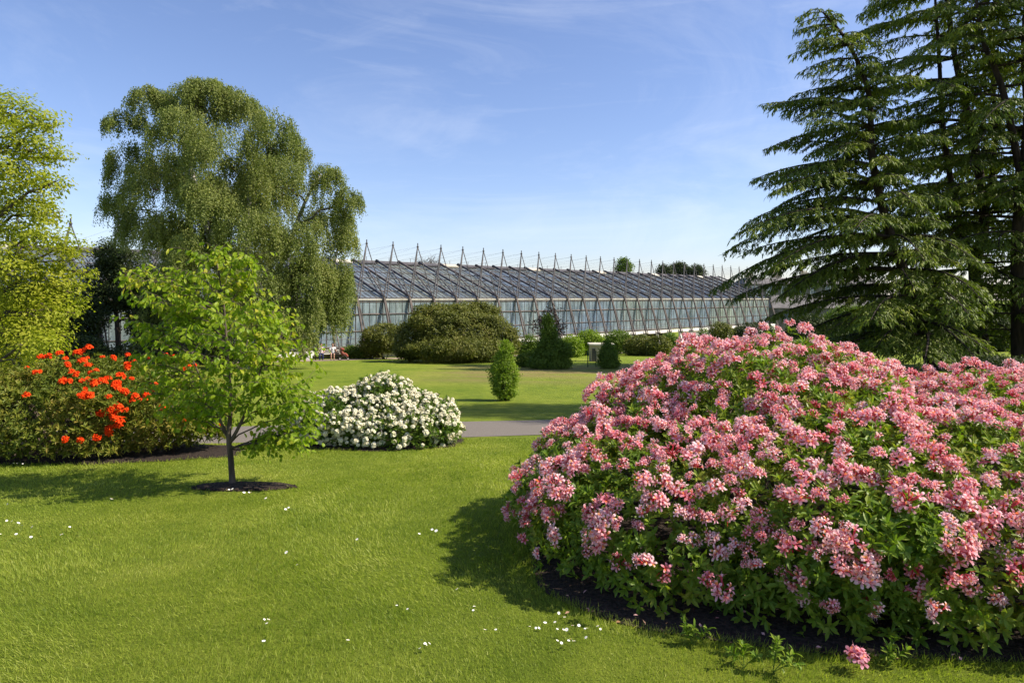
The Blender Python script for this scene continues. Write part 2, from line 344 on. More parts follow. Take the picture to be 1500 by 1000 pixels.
GH = thing("greenhouse", "long glass botanical greenhouse with a row of pointed steel masts along its roof", "greenhouse", ghl)
def IN(i, d, z): return NI(i)-OUT*d+UP*z
for i in range(I0, I1):
    a, b = NI(i), NI(i+1)
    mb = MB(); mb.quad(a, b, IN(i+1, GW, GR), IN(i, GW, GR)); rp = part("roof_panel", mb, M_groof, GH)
    mb = MB(); nr = nrm(OUT*GR+UP*GW)
    for f in (.0, .17, .34, .51, .68, .84, .97):
        p = a-OUT*GW*f+UP*(GR*f+.05); q2 = b-OUT*GW*f+UP*(GR*f+.05); mb.tubes(np.array([p, q2]), .032, 4)
    for k in range(1, 5):
        p = a+(b-a)*k/5+nr*.03; mb.tubes(np.array([p, p-OUT*GW+UP*GR]), .022, 4)
    part("glazing_bars", mb, M_rust, rp)
    mb = MB(); z1 = GB
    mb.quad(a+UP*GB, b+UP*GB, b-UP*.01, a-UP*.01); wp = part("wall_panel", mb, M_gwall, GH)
    mb = MB()
    mb.box((a+b)/2+OUT*.06-UP*.1, (1.39, .05, .045), np.array([ALG, OUT, UP]), 1)
    for z, r in ((-.3, .03), (-1.38, .065), (-2.85, .045), (GB+.08, .06)):
        mb.tubes(np.array([a+OUT*.05+UP*z, b+OUT*.05+UP*z]), r, 4)
    for k in range(0, 4):
        p = a+(b-a)*k/4+OUT*.03; mb.tubes(np.array([p, p+UP*GB]), .016 if k else .03, 4)
    part("glazing_bars", mb, [M_rust if i % 4 else M_steel, M_cream], wp)
    mb = MB(); mb.box((IN(i, GW-.35, GR-.0)+IN(i+1, GW-.35, GR-.0))/2, (1.0, .42, .07), np.array([ALG, nrm(OUT*GW-UP*GR), nrm(np.cross(ALG, OUT*GW-UP*GR))])); part("ridge_vent", mb, M_cream if (i*7) % 5 < 1 else M_steel, GH)
for i in range(I0, I1+1):
    lift = nrm(OUT*GR+UP*GW)*.28
    mb = MB(); r0 = IN(i, GW, GR)+lift; r1 = NI(i)+lift*.6+OUT*.15; mb.tubes(np.array([r0, r1]), .12, 6)
    if i > I0:
        c = r0+(r1-r0)*.27; mb.tubes(np.array([c, NI(i-1)+OUT*.15+lift*.6]), .06, 5)
    part("rafter", mb, M_rust if i % 2 else M_steel, GH)
    mb = MB(); t0 = NI(i)+OUT*.15+UP*.1; t1 = NI(i)+OUT*(1.55)+UP*(GB-.35)
    mb.tubes(np.array([t0, t1]), .10, 6); mb.tubes(np.array([t0+ALG*.1, t1+ALG*.42]), .055, 5)
    mb.box(t1, (.2, .2, .08)); part("column", mb, M_rust, GH)
    if i > I0:
        mb = MB(); f0, f1 = NI(i-1)+OUT*.1, NI(i)+OUT*.1; ap = (f0+f1)/2-OUT*.55+UP*4.85
        mb.tubes(np.array([ap, f0-ALG*0]), .06, 5); mb.tubes(np.array([ap, f0+ALG*.35]), .05, 5); mb.tubes(np.array([ap, f1]), .042, 5)
        mb.tubes(np.array([ap-UP*.05, ap+UP*.35]), .05, 5); mb.sphere(ap, .11, 8, 6)
        mb.tubes(np.array([ap, IN(i, GW, GR)+lift]), .006, 3); mb.tubes(np.array([ap, IN(i-1, GW, GR)+lift]), .006, 3)
        part("mast", mb, M_steel, GH)
    if i >= 6 and i < 19:
        mb = MB(); p0 = NI(i)+OUT*1.3+UP*(GB-.4); p1 = NI(i)+OUT*2.1; p1[2] = gz(0, p1[1])-.1
        mb.tubes(np.array([p0, p1]), .17, 4); part("prop", mb, M_white, GH)
aI, bI = NI(I0), NI(I1)
def gbox(mb, i0, i1, d0, d1, z0, z1):
    c = (NI(i0)+NI(i1))/2+OUT*(d0+d1)/2+UP*(z0+z1)/2
    mb.box(c, (np.linalg.norm(NI(i1)-NI(i0))/2, abs(d1-d0)/2, abs(z1-z0)/2), np.array([ALG, OUT, UP]))
mb = MB(); gbox(mb, I0, I1, -.1, 1.25, GB-.4, GB-.1); part("walkway", mb, M_white, GH)
mb = MB(); gbox(mb, I0, 5, -.2, .35, GB-2.5, GB-.4); part("plinth", mb, M_cream, GH)
mb = MB(); gbox(mb, 17.8, I1+.2, -.2, .9, -9, GB-.402); part("base_wall", mb, M_white, GH)
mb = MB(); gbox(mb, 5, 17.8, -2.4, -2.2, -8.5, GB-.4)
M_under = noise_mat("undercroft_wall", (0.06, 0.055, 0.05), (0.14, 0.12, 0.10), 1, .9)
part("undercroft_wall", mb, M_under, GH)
mb = MB()
for d in (.5, .9): mb.tubes(np.array([NI(I0)+OUT*1.2+UP*(GB+d-.1), NI(I1)+OUT*1.2+UP*(GB+d-.1)]), .02, 4)
for k in range((I1-I0)*2): 
    p = NI(I0+k/2)+OUT*1.2+UP*(GB-.1); mb.tubes(np.array([p, p+UP*.9]), .018, 4)
part("railing", mb, M_steel, GH)
mb = MB(); mb.tubes(np.array([IN(I0, GW, GR+.1), IN(I1, GW, GR+.1)]), .13, 6)
for k in range(I0, I1): 
    p = IN(k+.6, GW, GR+.1); mb.tubes(np.array([p, p+UP*.5]), .025, 4)
part("ridge_beam", mb, M_steel, GH)
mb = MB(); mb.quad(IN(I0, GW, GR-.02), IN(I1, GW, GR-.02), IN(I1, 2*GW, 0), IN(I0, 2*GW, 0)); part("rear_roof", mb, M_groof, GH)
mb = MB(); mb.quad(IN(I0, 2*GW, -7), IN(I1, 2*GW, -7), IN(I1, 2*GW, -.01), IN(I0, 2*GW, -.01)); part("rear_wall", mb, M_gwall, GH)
for i in (I0, I1):
    mb = MB(); mb.add([IN(i, 0, GB), IN(i, 2*GW, GB), IN(i, 2*GW, 0), IN(i, GW, GR-.03), IN(i, 0, 0)], [0, 1, 2, 3, 4], [5]); mb2 = mb
    gp_ = part("gable", mb, M_gwall, GH)
    mb = MB()
    for k in range(0, 11):
        d = k/10*2*GW; z = GR*(1-abs(d-GW)/GW); p = IN(i, d, GB)+ALG*(.05 if i > 0 else -.05); mb.tubes(np.array([p, p+UP*(z-GB)]), .045, 4)
    part("glazing_bars", mb, M_steel, gp_)
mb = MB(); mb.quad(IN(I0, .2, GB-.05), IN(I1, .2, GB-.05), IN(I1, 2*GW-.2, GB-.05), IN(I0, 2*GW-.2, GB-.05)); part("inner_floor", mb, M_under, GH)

# ---------------------------------------------------------------- path by the greenhouse
def gstrip(i0, i1, d0, d1, dz):
    mb = MB(); k = np.linspace(i0, i1, 60); A = np.array([NI(t)+OUT*(d0+.15*sin(t*1.3)) for t in k]); B = np.array([NI(t)+OUT*(d1+.2*sin(t*.9)) for t in k])
    A[:, 2] = gz(0, A[:, 1])+dz; B[:, 2] = gz(0, B[:, 1])+dz; n_ = len(k)
    q = np.stack([np.arange(n_-1), np.arange(1, n_), np.arange(1, n_)+n_, np.arange(n_-1)+n_], -1)[:, ::-1].reshape(-1)
    mb.add(np.concatenate([A, B]), q, np.full(n_-1, 4)); return mb
M_gpath = noise_mat("gravel_path", (0.24, 0.17, 0.14), (0.34, 0.26, 0.22), 8, .9)
solo("gravel_path", gstrip(-10, 26, 2.6, 5.6, .01), M_gpath, kind="structure")

# ---------------------------------------------------------------- foliage machinery
def clump_points(blobs, per_area, spread, n_leaf, zmin=None, inner=.12, jit=.12, keep=.82):
    """blobs: (cx,cy,cz,rx,ry,rz). Returns leaf positions, outward normals, clump ids"""
    Bs = np.array(blobs, float); C = []; NN = []
    for k, (cx, cy, cz, rx, ry, rz) in enumerate(Bs):
        area = 4*pi*((rx*ry)**1.6/3+(rx*rz)**1.6/3+(ry*rz)**1.6/3)**(1/1.6)
        n = max(6, int(area*per_area)); d = rdir(n)
        r = 1-np.abs(rng.normal(0, jit, n))
        inn = rng.random(n) < inner; r[inn] = rng.uniform(.3, .85, inn.sum())
        p = np.array([cx, cy, cz])+d*np.array([rx, ry, rz])*r[:, None]
        no = nrm(d/np.array([rx, ry, rz])); ok = np.ones(n, bool)
        for j, (ax, ay, az, bx, by, bz) in enumerate(Bs):
            if j == k: continue
            qd = ((p-np.array([ax, ay, az]))/np.array([bx, by, bz])); ok &= (np.linalg.norm(qd, axis=1) > keep) | inn
        if zmin is not None: ok &= p[:, 2] > gz(p[:, 0], p[:, 1])+zmin
        C.append(p[ok]); NN.append(no[ok])
    C = np.concatenate(C); NN = np.concatenate(NN)
    m = len(C); ids = np.repeat(np.arange(m), n_leaf)
    P = C[ids]+rng.normal(size=(m*n_leaf, 3))*spread*np.array([1, 1, .7])
    return P, NN[ids], ids
def leafy(blobs, per_area, spread, n_leaf, L, W, zmin=None, up=.5, rnd=.7, inner=.12, jit=.12, keep=.82, droop=0., T=T_LEAF):
    P, N, ids = clump_points(blobs, per_area, spread, n_leaf, zmin, inner, jit, keep)
    n = len(P); nn = nrm(N+UP*up+rdir(n)*rnd); d = nrm(np.cross(nn, rdir(n))+N*.4-UP*droop)
    mb = MB(); mb.scatter(T, P, d, nn, L*rng.uniform(.7, 1.25, n), W*rng.uniform(.7, 1.25, n)); return mb
def px_blobs(lst, Y, dep=0, squash=1.0):
    out = []
    for t in lst:
        px, py, rx, ry = t[:4]; dy = t[4] if len(t) > 4 else rng.uniform(-dep, dep)
        yy = Y+dy; c = at(px, py, yy); out.append((c[0], yy, c[2], rx*yy/1000, rx*yy/1000*squash, ry*yy/1000))
    return out
def curve(p0, p1, sag=0., n=7, wob=.0, bend=None):
    t = np.linspace(0, 1, n)[:, None]; p0 = np.asarray(p0, float); p1 = np.asarray(p1, float)
    c = p0+(p1-p0)*t+UP*(4*t*(1-t))*sag
    if bend is not None: c = c+np.asarray(bend)*(4*t*(1-t))
    if wob: w_ = rng.normal(size=(n, 3))*wob; w_[0] = w_[-1] = 0; c = c+w_
    return c
def poly(pts, n=14):
    pts = np.array(pts, float); t = np.linspace(0, len(pts)-1, n); i = np.minimum(t.astype(int), len(pts)-2); f = (t-i)[:, None]
    pm = pts[np.maximum(i-1, 0)]; p0 = pts[i]; p1 = pts[i+1]; p2 = pts[np.minimum(i+2, len(pts)-1)]
    return .5*((2*p0)+(-pm+p1)*f+(2*pm-5*p0+4*p1-p2)*f**2+(-pm+3*p0-3*p1+p2)*f**3)
def limbs_to(mb, spine, blobs, r0=.08, sub=4, tip=.012):
    spine = np.asarray(spine)
    for (cx, cy, cz, rx, ry, rz) in blobs:
        c = np.array([cx, cy, cz-.2*rz]); d = np.linalg.norm(spine[:, :2]-c[:2], axis=1); ok = spine[:, 2] < c[2]-.35*d
        j = int(np.argmax(np.where(ok, spine[:, 2], -1e9))) if ok.any() else 0
        cv = curve(spine[j], c, sag=.12*np.linalg.norm(c-spine[j]), n=7, wob=.03*np.linalg.norm(c-spine[j]))
        mb.tubes(cv, np.linspace(r0, r0*.4, 7), 6)
        for k in range(sub):
            e = c+rdir(1)[0]*np.array([rx, ry, rz])*.85; s_ = cv[rng.integers(3, 7)]
            mb.tubes(curve(s_, e, n=5, wob=.04*np.linalg.norm(e-s_)), np.linspace(r0*.35, tip, 5), 4)

def bumps(bl, n, f):
    out = list(bl)
    for b in bl:
        for k in range(n):
            d = rdir(1)[0]; d[2] = abs(d[2])*1.0-.15; d = nrm(d); q = f*rng.uniform(.7, 1.3)
            out.append((b[0]+d[0]*b[3]*.9, b[1]+d[1]*b[4]*.9, b[2]+d[2]*b[5]*.9, b[3]*q, b[4]*q, b[5]*q*.8))
    return out

# ---------------------------------------------------------------- weeping birch
def birch():
    Y = 38.
    L = [(300, 150, 45, 32, 0), (222, 148, 32, 20, 1), (185, 178, 26, 18, 0), (350, 165, 36, 28, 1), (398, 190, 34, 32, -1), (265, 195, 45, 38, -2), (325, 225, 55, 42, -2),
         (425, 225, 30, 32, 1), (192, 240, 30, 34, 0), (405, 265, 48, 40, -1), (225, 270, 42, 40, -1.5), (480, 262, 24, 24, 0), (510, 292, 18, 20, 0), (475, 318, 40, 30, 1), (300, 290, 50, 40, -2.5),
         (370, 330, 48, 36, -2), (440, 350, 42, 34, -1), (240, 335, 36, 34, -1), (300, 370, 50, 36, -2.5), (505, 350, 18, 26, 0), (250, 410, 34, 34, 0), (370, 400, 44, 34, -2), (345, 440, 50, 36, -1.5), (450, 405, 40, 30, -1), (490, 425, 28, 24, 1), (400, 460, 40, 30, -2), (455, 465, 30, 30, -1), (205, 330, 30, 30, 1), (330, 300, 50, 40, 2.5), (290, 345, 44, 36, 2.5), (385, 290, 44, 40, 2.5), (345, 365, 50, 36, 3), (250, 250, 36, 32, 2.5), (300, 128, 26, 14, 0), (345, 142, 22, 14, 0), (212, 135, 16, 12, 0), (280, 150, 40, 26, 1), (425, 495, 34, 20, -1), (170, 300, 22, 22, 1), (470, 395, 40, 34, 0), (478, 450, 34, 30, .5), (440, 440, 40, 34, -1), (285, 460, 40, 34, 0), (240, 470, 34, 34, 2)]
    bl = px_blobs(L, Y, 0, .95)
    base = at(365, 540, Y); base[2] = gz(base[0], Y)
    t = thing("birch_tree", "tall weeping birch tree with hanging olive green foliage in front of the greenhouse", "tree", base)
    spine = poly([base, at(350, 470, Y), at(325, 400, Y), at(300, 320, Y), at(278, 240, Y), at(285, 170, Y), at(298, 125, Y)], 22)
    sp2 = poly([base+[.2, .3, 0], at(385, 450, Y), at(415, 380, Y), at(445, 300, Y), at(470, 255, Y)], 14)
    sp3 = poly([base+[-.2, .1, 0], at(365, 430, Y), at(362, 330, Y), at(372, 240, Y), at(385, 180, Y)], 14)
    mb = MB(); mb.tubes(spine, np.linspace(.34, .05, 22), 9); mb.tubes(sp2, np.linspace(.22, .05, 14), 8); mb.tubes(sp3, np.linspace(.24, .05, 14), 8); part("trunk", mb, M_birch, t, True)
    mb = MB()
    for b in bl:
        c = np.array(b[:3]); best = min((spine, sp2, sp3), key=lambda s: np.min(np.linalg.norm(s-c, axis=1))); limbs_to(mb, best, [b], .06, 4)
    part("branches", mb, M_bark, t)
    # hanging strands
    Bs = np.array(bl); wts = (Bs[:, 3]*Bs[:, 5])**.85; wts /= wts.sum(); n = 19000
    k = rng.choice(len(Bs), n, p=wts); d = rdir(n); d[:, 2] = np.abs(d[:, 2])*.9-.15; r = 1.08-np.abs(rng.normal(0, .3, n))
    # gather strand starts in bunches
    bunch = rng.integers(0, 22, n); bd = rdir(len(Bs)*22).reshape(len(Bs), 22, 3); bd[..., 2] = np.abs(bd[..., 2])*1.0-.25
    d = nrm(bd[k, bunch]+rng.normal(size=(n, 3))*.13)
    P0 = Bs[k, :3]+d*Bs[k, 3:6]*r[:, None]
    ln = rng.uniform(.35, 1.5, n)*np.clip(Bs[k, 5]*1.1, .6, 1.3); m = 22
    s = (np.arange(m)[None]+rng.random((n, m)))/m*ln[:, None]
    hd = nrm(d*[1, 1, 0]+rng.normal(size=(n, 3))*[.3, .3, 0])
    P = P0[:, None]+hd[:, None]*(.3*np.sqrt(s/1.5))[..., None]-UP*(s*.95-.1*np.sqrt(s))[..., None]+rng.normal(size=(n, m, 3))*.06
    P = P.reshape(-1, 3); N_ = np.repeat(nrm(d+UP*.4), m, 0); ok = P[:, 2] > gz(P[:, 0], P[:, 1])+.7; P = P[ok]; N_ = N_[ok]; q = len(P)
    nn = nrm(N_+rdir(q)*.9); dd = nrm(rdir(q)*.7-UP*.9)
    mb = MB(); mb.scatter(T_LEAF, P, dd, nn, rng.uniform(.07, .125, q), rng.uniform(.045, .08, q)); part("foliage", mb, L_birch, t)
birch()

# ---------------------------------------------------------------- broadleaf at left edge
def lime_tree():
    Y = 16.
    L = [(55, 308, 38, 20), (88, 445, 34, 22), (60, 505, 38, 22), (20, 545, 40, 14), (15, 160, 52, 26), (62, 178, 30, 16), (30, 205, 55, 26), (-40, 190, 50, 50, 1), (70, 228, 30, 14), (20, 250, 60, 26), (72, 268, 28, 13), (40, 292, 40, 18), (-40, 280, 60, 50, 1), (10, 330, 50, 26), (60, 345, 38, 18), (108, 362, 28, 15), (-20, 380, 60, 40), (50, 385, 50, 22), (112, 395, 24, 12),
         (85, 415, 38, 16), (25, 430, 50, 24), (75, 452, 38, 16), (-30, 460, 55, 40, 1), (35, 480, 48, 20), (80, 485, 26, 12), (20, 515, 42, 14), (-50, 520, 40, 30, 1), (-90, 350, 60, 120, 1.5), (-100, 200, 50, 80, 2)]
    bl = px_blobs(L, Y, .9, 1.0)
    base = np.array([-13.6, 17.0, 0]); base[2] = gz(0, 17)
    t = thing("lime_tree", "bright yellow green broadleaf tree at the left edge with layered sunlit foliage", "tree", base)
    sp = poly([base, base+[.1, -.1, 1.6], base+[.3, -.3, 3.4], base+[.5, -.5, 5.4], base+[.7, -.6, 7.2]], 16)
    mb = MB(); mb.tubes(sp, np.linspace(.26, .05, 16), 9); part("trunk", mb, M_bark, t, True)
    mb = MB(); limbs_to(mb, sp, bl, .05, 5, .008); part("branches", mb, M_bark, t)
    mb = leafy(bl, 11, .12, 22, .09, .055, up=.9, rnd=.7, inner=.16, jit=.32, keep=.6, droop=.3); part("foliage", mb, L_yel, t)
lime_tree()

# ---------------------------------------------------------------- cedars
def cedar(label, Y, trunk_px, prof, nbr, seed, base_r, spread_az=(0, 2*pi), top_tip=None, extra=()):
    global rng
    rng = np.random.default_rng(seed)
    pts = [at(x, y, Y+dy) for x, y, dy in trunk_px]; pts[0][2] = gz(pts[0][0], pts[0][1])-.05
    t = thing("cedar_tree", label, "tree", pts[0], "tall dark cedars on the right of the lawn")
    n = 26; sp = poly(pts, n); mb = MB(); mb.tubes(sp, base_r*(1-np.linspace(0, 1, n)*.88), 10)
    for e in extra:
        mb.tubes(poly([at(x, y, Y+dy) for x, y, dy in e], 12), np.linspace(.22, .07, 12), 7)
    part("trunk", mb, M_bark_dark, t, True)
    BP = []; BR = []; SP = []; SR = []; LP = []; LD = []
    z0, z1 = sp[0, 2], sp[-1, 2]
    spines = [sp]+[poly([at(x, y, Y+dy) for x, y, dy in e], 20) for e in extra]
    for b in range(nbr):
        s_ = spines[0] if (b % 4 or not extra) else spines[1+(b//4) % len(extra)]
        f = (b+rng.random())/nbr; f = .05+.95*f**1.0
        zz = z0+(z1-z0)*f
        if zz > s_[-1, 2]: s_ = spines[0]
        j = int(np.clip(np.searchsorted(s_[:, 2], zz), 0, len(s_)-1)); p0 = s_[j]
        az = (b*2.4+rng.normal(0, .35)) % (2*pi); lf_ = rng.uniform(.6, 1.15)
        if b % 11 == 5: az = pi+rng.uniform(-.4, .4); lf_ = rng.uniform(.92, 1.03)
        Lh = prof(zz, az)*lf_
        d = np.array([cos(az), sin(az), 0]); side = np.array([-d[1], d[0], 0])
        rise = rng.uniform(.02, .16)*(.6+f*.9); fall = rng.uniform(.22, .46)
        ss = np.linspace(0, 1, 9)[:, None]; cvx = rng.normal(0, .05)
        c = p0+d*Lh*ss+UP*(rise*Lh*ss*1.6-fall*Lh*ss**2.2*(1-.3*f))+side*cvx*Lh*np.sin(ss*3)
        BP.append(c); BR.append(np.linspace(.018+.011*Lh, .012, 9))
        # secondaries
        m = max(6, int(Lh*4.6)); u = np.linspace(.16, .995, m)+rng.normal(0, .01, m); u = np.clip(u, .12, 1)
        i0 = np.minimum((u*8).astype(int), 7); fr = (u*8-i0)[:, None]; q = c[i0]*(1-fr)+c[i0+1]*fr
        tg = nrm(c[i0+1]-c[i0]); sgn = np.where(np.arange(m) % 2, 1., -1.)[:, None]
        sd = nrm(side*sgn*rng.uniform(.6, 1.1, (m, 1))+tg*rng.uniform(.5, 1.0, (m, 1))+UP*rng.uniform(-.12, .08, (m, 1)))
        sl_ = (.25+.34*Lh*np.minimum(1-u+.06, .6)**.9*np.minimum(u*2.2, 1))*rng.uniform(.65, 1.25, m)
        sl_ = np.minimum(sl_, 2.2)
        K = 5; tt = np.linspace(0, 1, K)[None, :, None]
        sc_ = q[:, None]+sd[:, None]*sl_[:, None, None]*tt-UP*(sl_[:, None, None]*.32*tt**2)
        SP.append(sc_); SR.append(np.tile(np.linspace(.014, .006, K), (m, 1)))
        # needle sprays
        for jx in range(m):
            ns = max(5, int(sl_[jx]*34)); v = rng.uniform(.05, 1.03, ns); pp = q[jx]+sd[jx]*(sl_[jx]*v)[:, None]-UP*(sl_[jx]*.32*v**2)[:, None]
            s2 = np.cross(sd[jx], UP)*np.where(rng.random((ns, 1)) < .5, 1, -1)
            dd = nrm(sd[jx]*rng.uniform(.3, 1.0, (ns, 1))+s2*rng.uniform(.0, 1.0, (ns, 1))-UP*rng.uniform(.1, 1.3, (ns, 1))+rng.normal(size=(ns, 3))*.15)
            LP.append(pp+rng.normal(size=(ns, 3))*.03); LD.append(dd)
    LP = np.concatenate(LP); LD = np.concatenate(LD); n = len(LP)
    ok = LP[:, 2] > gz(LP[:, 0], LP[:, 1])+.6; LP = LP[ok]; LD = LD[ok]; n = len(LP)
    mb = MB(); mb.tubes(np.array(BP), np.array(BR), 6); mb.tubes(np.concatenate(SP), np.concatenate(SR), 3, cap=False); part("branches", mb, M_bark_dark, t)
    nn = nrm(UP+rdir(n)*.6); mb = MB(); mb.scatter(T_NEEDLE, LP, LD, nn, rng.uniform(.14, .38, n), rng.uniform(.04, .075, n)); part("foliage", mb, L_cedar, t)
    return n
def profA(z, az):
    left = max(0, min(1, .5-.6*cos(az)))   # 1 when pointing left (-x)
    l = np.interp(z, [-3.5, -1, 0.5, 3.3, 5.5, 8.2, 10.5, 13, 15.5], [5.5, 8.6, 8.6, 9.4, 7.2, 6.0, 4.8, 3.0, 1.1])
    return 1.01*l*(.42+.58*left)*(.90+.10*sin(z*2.1)+.06*sin(z*5.3+2))
nc = cedar("leftmost dark cedar whose drooping branches reach out over the greenhouse end", 36., [(1368, 540, 0), (1350, 480, 0), (1330, 414, 0), (1300, 330, 0), (1278, 235, .3), (1272, 134, .3), (1240, 60, 0), (1205, 18, 0)], profA, 180, 3, .36)
def profB(z, az):
    l = np.interp(z, [-3.5, 0, 4, 8, 12, 16, 20, 24], [5, 6.8, 7.5, 7.2, 6.8, 5.8, 4.2, 1.5]); return l
nc += cedar("middle dark cedar with a thick bare lower trunk and a second stem", 41., [(1440, 545, 0), (1436, 480, 0), (1428, 392, 0), (1442, 320, 0), (1425, 200, 0), (1400, 90, 0), (1385, -20, 0), (1375, -130, 0)], profB, 145, 5, .46,
            extra=[[(1432, 420, 0), (1400, 300, -.5), (1382, 190, -.5), (1376, 90, -.5), (1370, 0, 0)], [(1440, 330, 0), (1455, 240, .5), (1456, 140, .5), (1450, 20, .5)]])
def profC(z, az):
    l = np.interp(z, [-3.5, 0, 4, 8, 12, 16, 20, 24], [4, 5.4, 6.2, 6.2, 6, 5, 4.0, 1.5]); return l
nc += cedar("rightmost dark cedar with its trunk at the edge of the picture", 37., [(1494, 550, 0), (1492, 470, 0), (1490, 380, 0), (1493, 300, 0), (1505, 180, 0), (1500, 60, 0), (1510, -60, 0), (1512, -140, 0)], profC, 110, 9, .42,
            extra=[[(1500, 280, 0), (1470, 135, 0), (1440, 60, 0), (1430, 0, 0)]])
print("cedar needles", nc)
rng = np.random.default_rng(21)

# ---------------------------------------------------------------- generic small trees and shrubs
def shrub(name, label, cat, blobs, mat, per_area, spread, nl, L, W, group=None, stem=None, zmin=.02, bark=M_bark_dark, nst=7, **kw):
    B = np.array(blobs); w_ = B[:, 3]*B[:, 4]; bx = (B[:, 0]*w_).sum()/w_.sum(); by = (B[:, 1]*w_).sum()/w_.sum()
    base = np.array([bx, by, float(gz(bx, by))])
    t = thing(name, label, cat, base, group)
    mb = leafy(blobs, per_area, spread, nl, L, W, zmin=zmin, **kw); part("foliage", mb, mat, t)
    mb = MB()
    for k in range(nst):
        b = blobs[rng.integers(0, len(blobs))]; e = np.array(b[:3])+rdir(1)[0]*np.array(b[3:6])*.7; e[2] = max(e[2], base[2]+.3)
        s0 = base+rng.normal(size=3)*[.12, .12, 0]*min(1, B[:, 3].max())
        mb.tubes(curve(s0, e, n=6, wob=.04*np.linalg.norm(e-s0)), np.linspace(.02+.012*B[:, 5].max(), .01, 6), 5)
    part("stems" , mb, bark, t)
    return t
def gb(px, Yc, rxpx, top_py, bot=None, ry=None):
    """blob standing on the ground: centre px, distance, half width px, top pixel row"""
    c = at(px, top_py, Yc); gzv = float(gz(0, Yc)) if bot is None else bot; h = c[2]-gzv; rx = rxpx*Yc/1000
    return (c[0], Yc, gzv+h*.48, rx, ry or rx, h*.52)
bl = px_blobs([(665, 485, 68, 38, 0), (610, 497, 30, 28, -1), (715, 490, 36, 30, 0), (690, 468, 40, 24, 1), (640, 468, 34, 22, 0), (740, 505, 18, 22, 0), (660, 510, 60, 18, -2.5), (600, 512, 22, 14, -1.5), (700, 512, 44, 16, -2)], 50)
shrub("round_bush", "very large rounded olive green bush standing before the greenhouse", "bush", bumps(bl, 7, .26), L_bush, 15, .14, 18, .16, .09, up=.6, inner=.1, jit=.1)
bl = px_blobs([(560, 494, 26, 20, 0), (575, 500, 18, 16, 0), (545, 502, 18, 14, 0)], 55)
shrub("garden_shrub", "smaller olive shrub just left of the very large round bush", "shrub", bumps(bl, 5, .3), L_bush, 18, .12, 14, .16, .09, up=.5, jit=.1)
# upright shrub on the far lawn
bl = px_blobs([(738, 558, 19, 21, 0), (738, 537, 16, 22, 0), (741, 515, 9, 16, 0), (731, 547, 13, 20, .1), (747, 550, 12, 18, 0), (740, 574, 16, 9, 0)], 18.6)
shrub("columnar_shrub", "small upright bright green shrub alone on the far lawn", "shrub", bumps(bl, 4, .3), L_fresh, 130, .045, 14, .055, .034, up=.2, jit=.16, zmin=0, nst=16)
# conifer + hedge + copper shrub
bl = px_blobs([(805, 530, 30, 10, 0), (808, 518, 24, 12, 0), (806, 505, 17, 14, 0), (804, 488, 9, 14, 0), (803, 472, 5, 12, 0), (825, 512, 14, 10, 0)], 38)
shrub("conifer", "dark green conifer with a narrow tip beside the clipped yew hedge", "conifer", bl, L_mid, 60, .1, 16, .17, .05, up=.1, droop=.5, jit=.2, bark=M_bark)
bl = px_blobs([(795, 478, 16, 20, 0), (806, 462, 14, 16, 0), (815, 480, 12, 18, 0), (800, 500, 14, 16, 0)], 40.5)
shrub("copper_shrub", "thin purple brown leaved young tree behind the narrow conifer", "tree", bl, L_copper, 11, .16, 8, .14, .08, up=.1, jit=.35, inner=.4, nst=26)
hb = px_blobs([(775, 528, 12, 11, 0), (790, 528, 14, 11, 0), (765, 529, 8, 10, 0)], 40)
shrub("yew_hedge", "low dark clipped yew hedge left of the narrow conifer", "hedge", hb, L_mid, 60, .08, 14, .12, .05, up=.2, jit=.05)
bl = px_blobs([(892, 530, 15, 9, 0), (891, 518, 12, 11, 0), (890, 508, 7, 9, 0)], 38)
shrub("dwarf_conifer", "small bright green cone shaped conifer right of the wire fence", "conifer", bl, L_mid, 80, .08, 16, .12, .045, up=.1, droop=.4, jit=.15)
# planting at the foot of the greenhouse
hg = "shrubs growing along the foot of the greenhouse"
for px, py, rx, ry, Y, m, lab in [(775, 508, 14, 16, 62, L_mid, "mid green shrub under the walkway left of the copper leaved tree"), (836, 508, 16, 16, 60, L_fresh, "pale green shrub right of the copper leaved tree at the greenhouse foot"),
        (862, 496, 18, 11, 66, L_fresh, "pale climbing shrub over the beige hut by the wire fence"), (905, 497, 18, 12, 70, L_mid, "green shrub between the white props right of the beige hut"), (938, 506, 22, 14, 66, L_bush, "olive bush in the shade below the greenhouse walkway"),
        (965, 505, 16, 12, 64, L_bush, "darker olive bush just left of the white base wall"), (1105, 488, 30, 14, 72, L_dark, "dark bush against the right end of the white base wall"), (1055, 486, 15, 13, 70, L_bush, "rounded olive bush against the white base wall beyond the pink azalea"), (1030, 492, 5, 13, 84, L_mid, "narrow dark ivy climbing the white base wall"),
        (980, 498, 10, 10, 72, L_mid, "small green bush at the left end of the white base wall"), (520, 513, 16, 5, 56, L_mid, "low plants in the narrow bed under the greenhouse plinth"), (545, 512, 14, 6, 57, L_bush, "low silvery plants in the bed beside the small olive shrub")]:
    bl = px_blobs([(px, py, rx, ry, 0), (px+rx*.5, py+ry*.3, rx*.6, ry*.7, -.4), (px-rx*.5, py+ry*.35, rx*.6, ry*.65, .3)], Y)
    g0 = float(gz(0, Y)); b0 = bl[0]
    if b0[2]-b0[5]*.6 > g0: bl.append((b0[0], b0[1], (b0[2]+g0)/2, b0[3]*.85, b0[3]*.7, (b0[2]-g0)/2+.3))
    shrub("garden_shrub", lab, "shrub", bl, m, 16, .16, 12, .2, .11, group=hg, up=.4, jit=.12, nst=4)
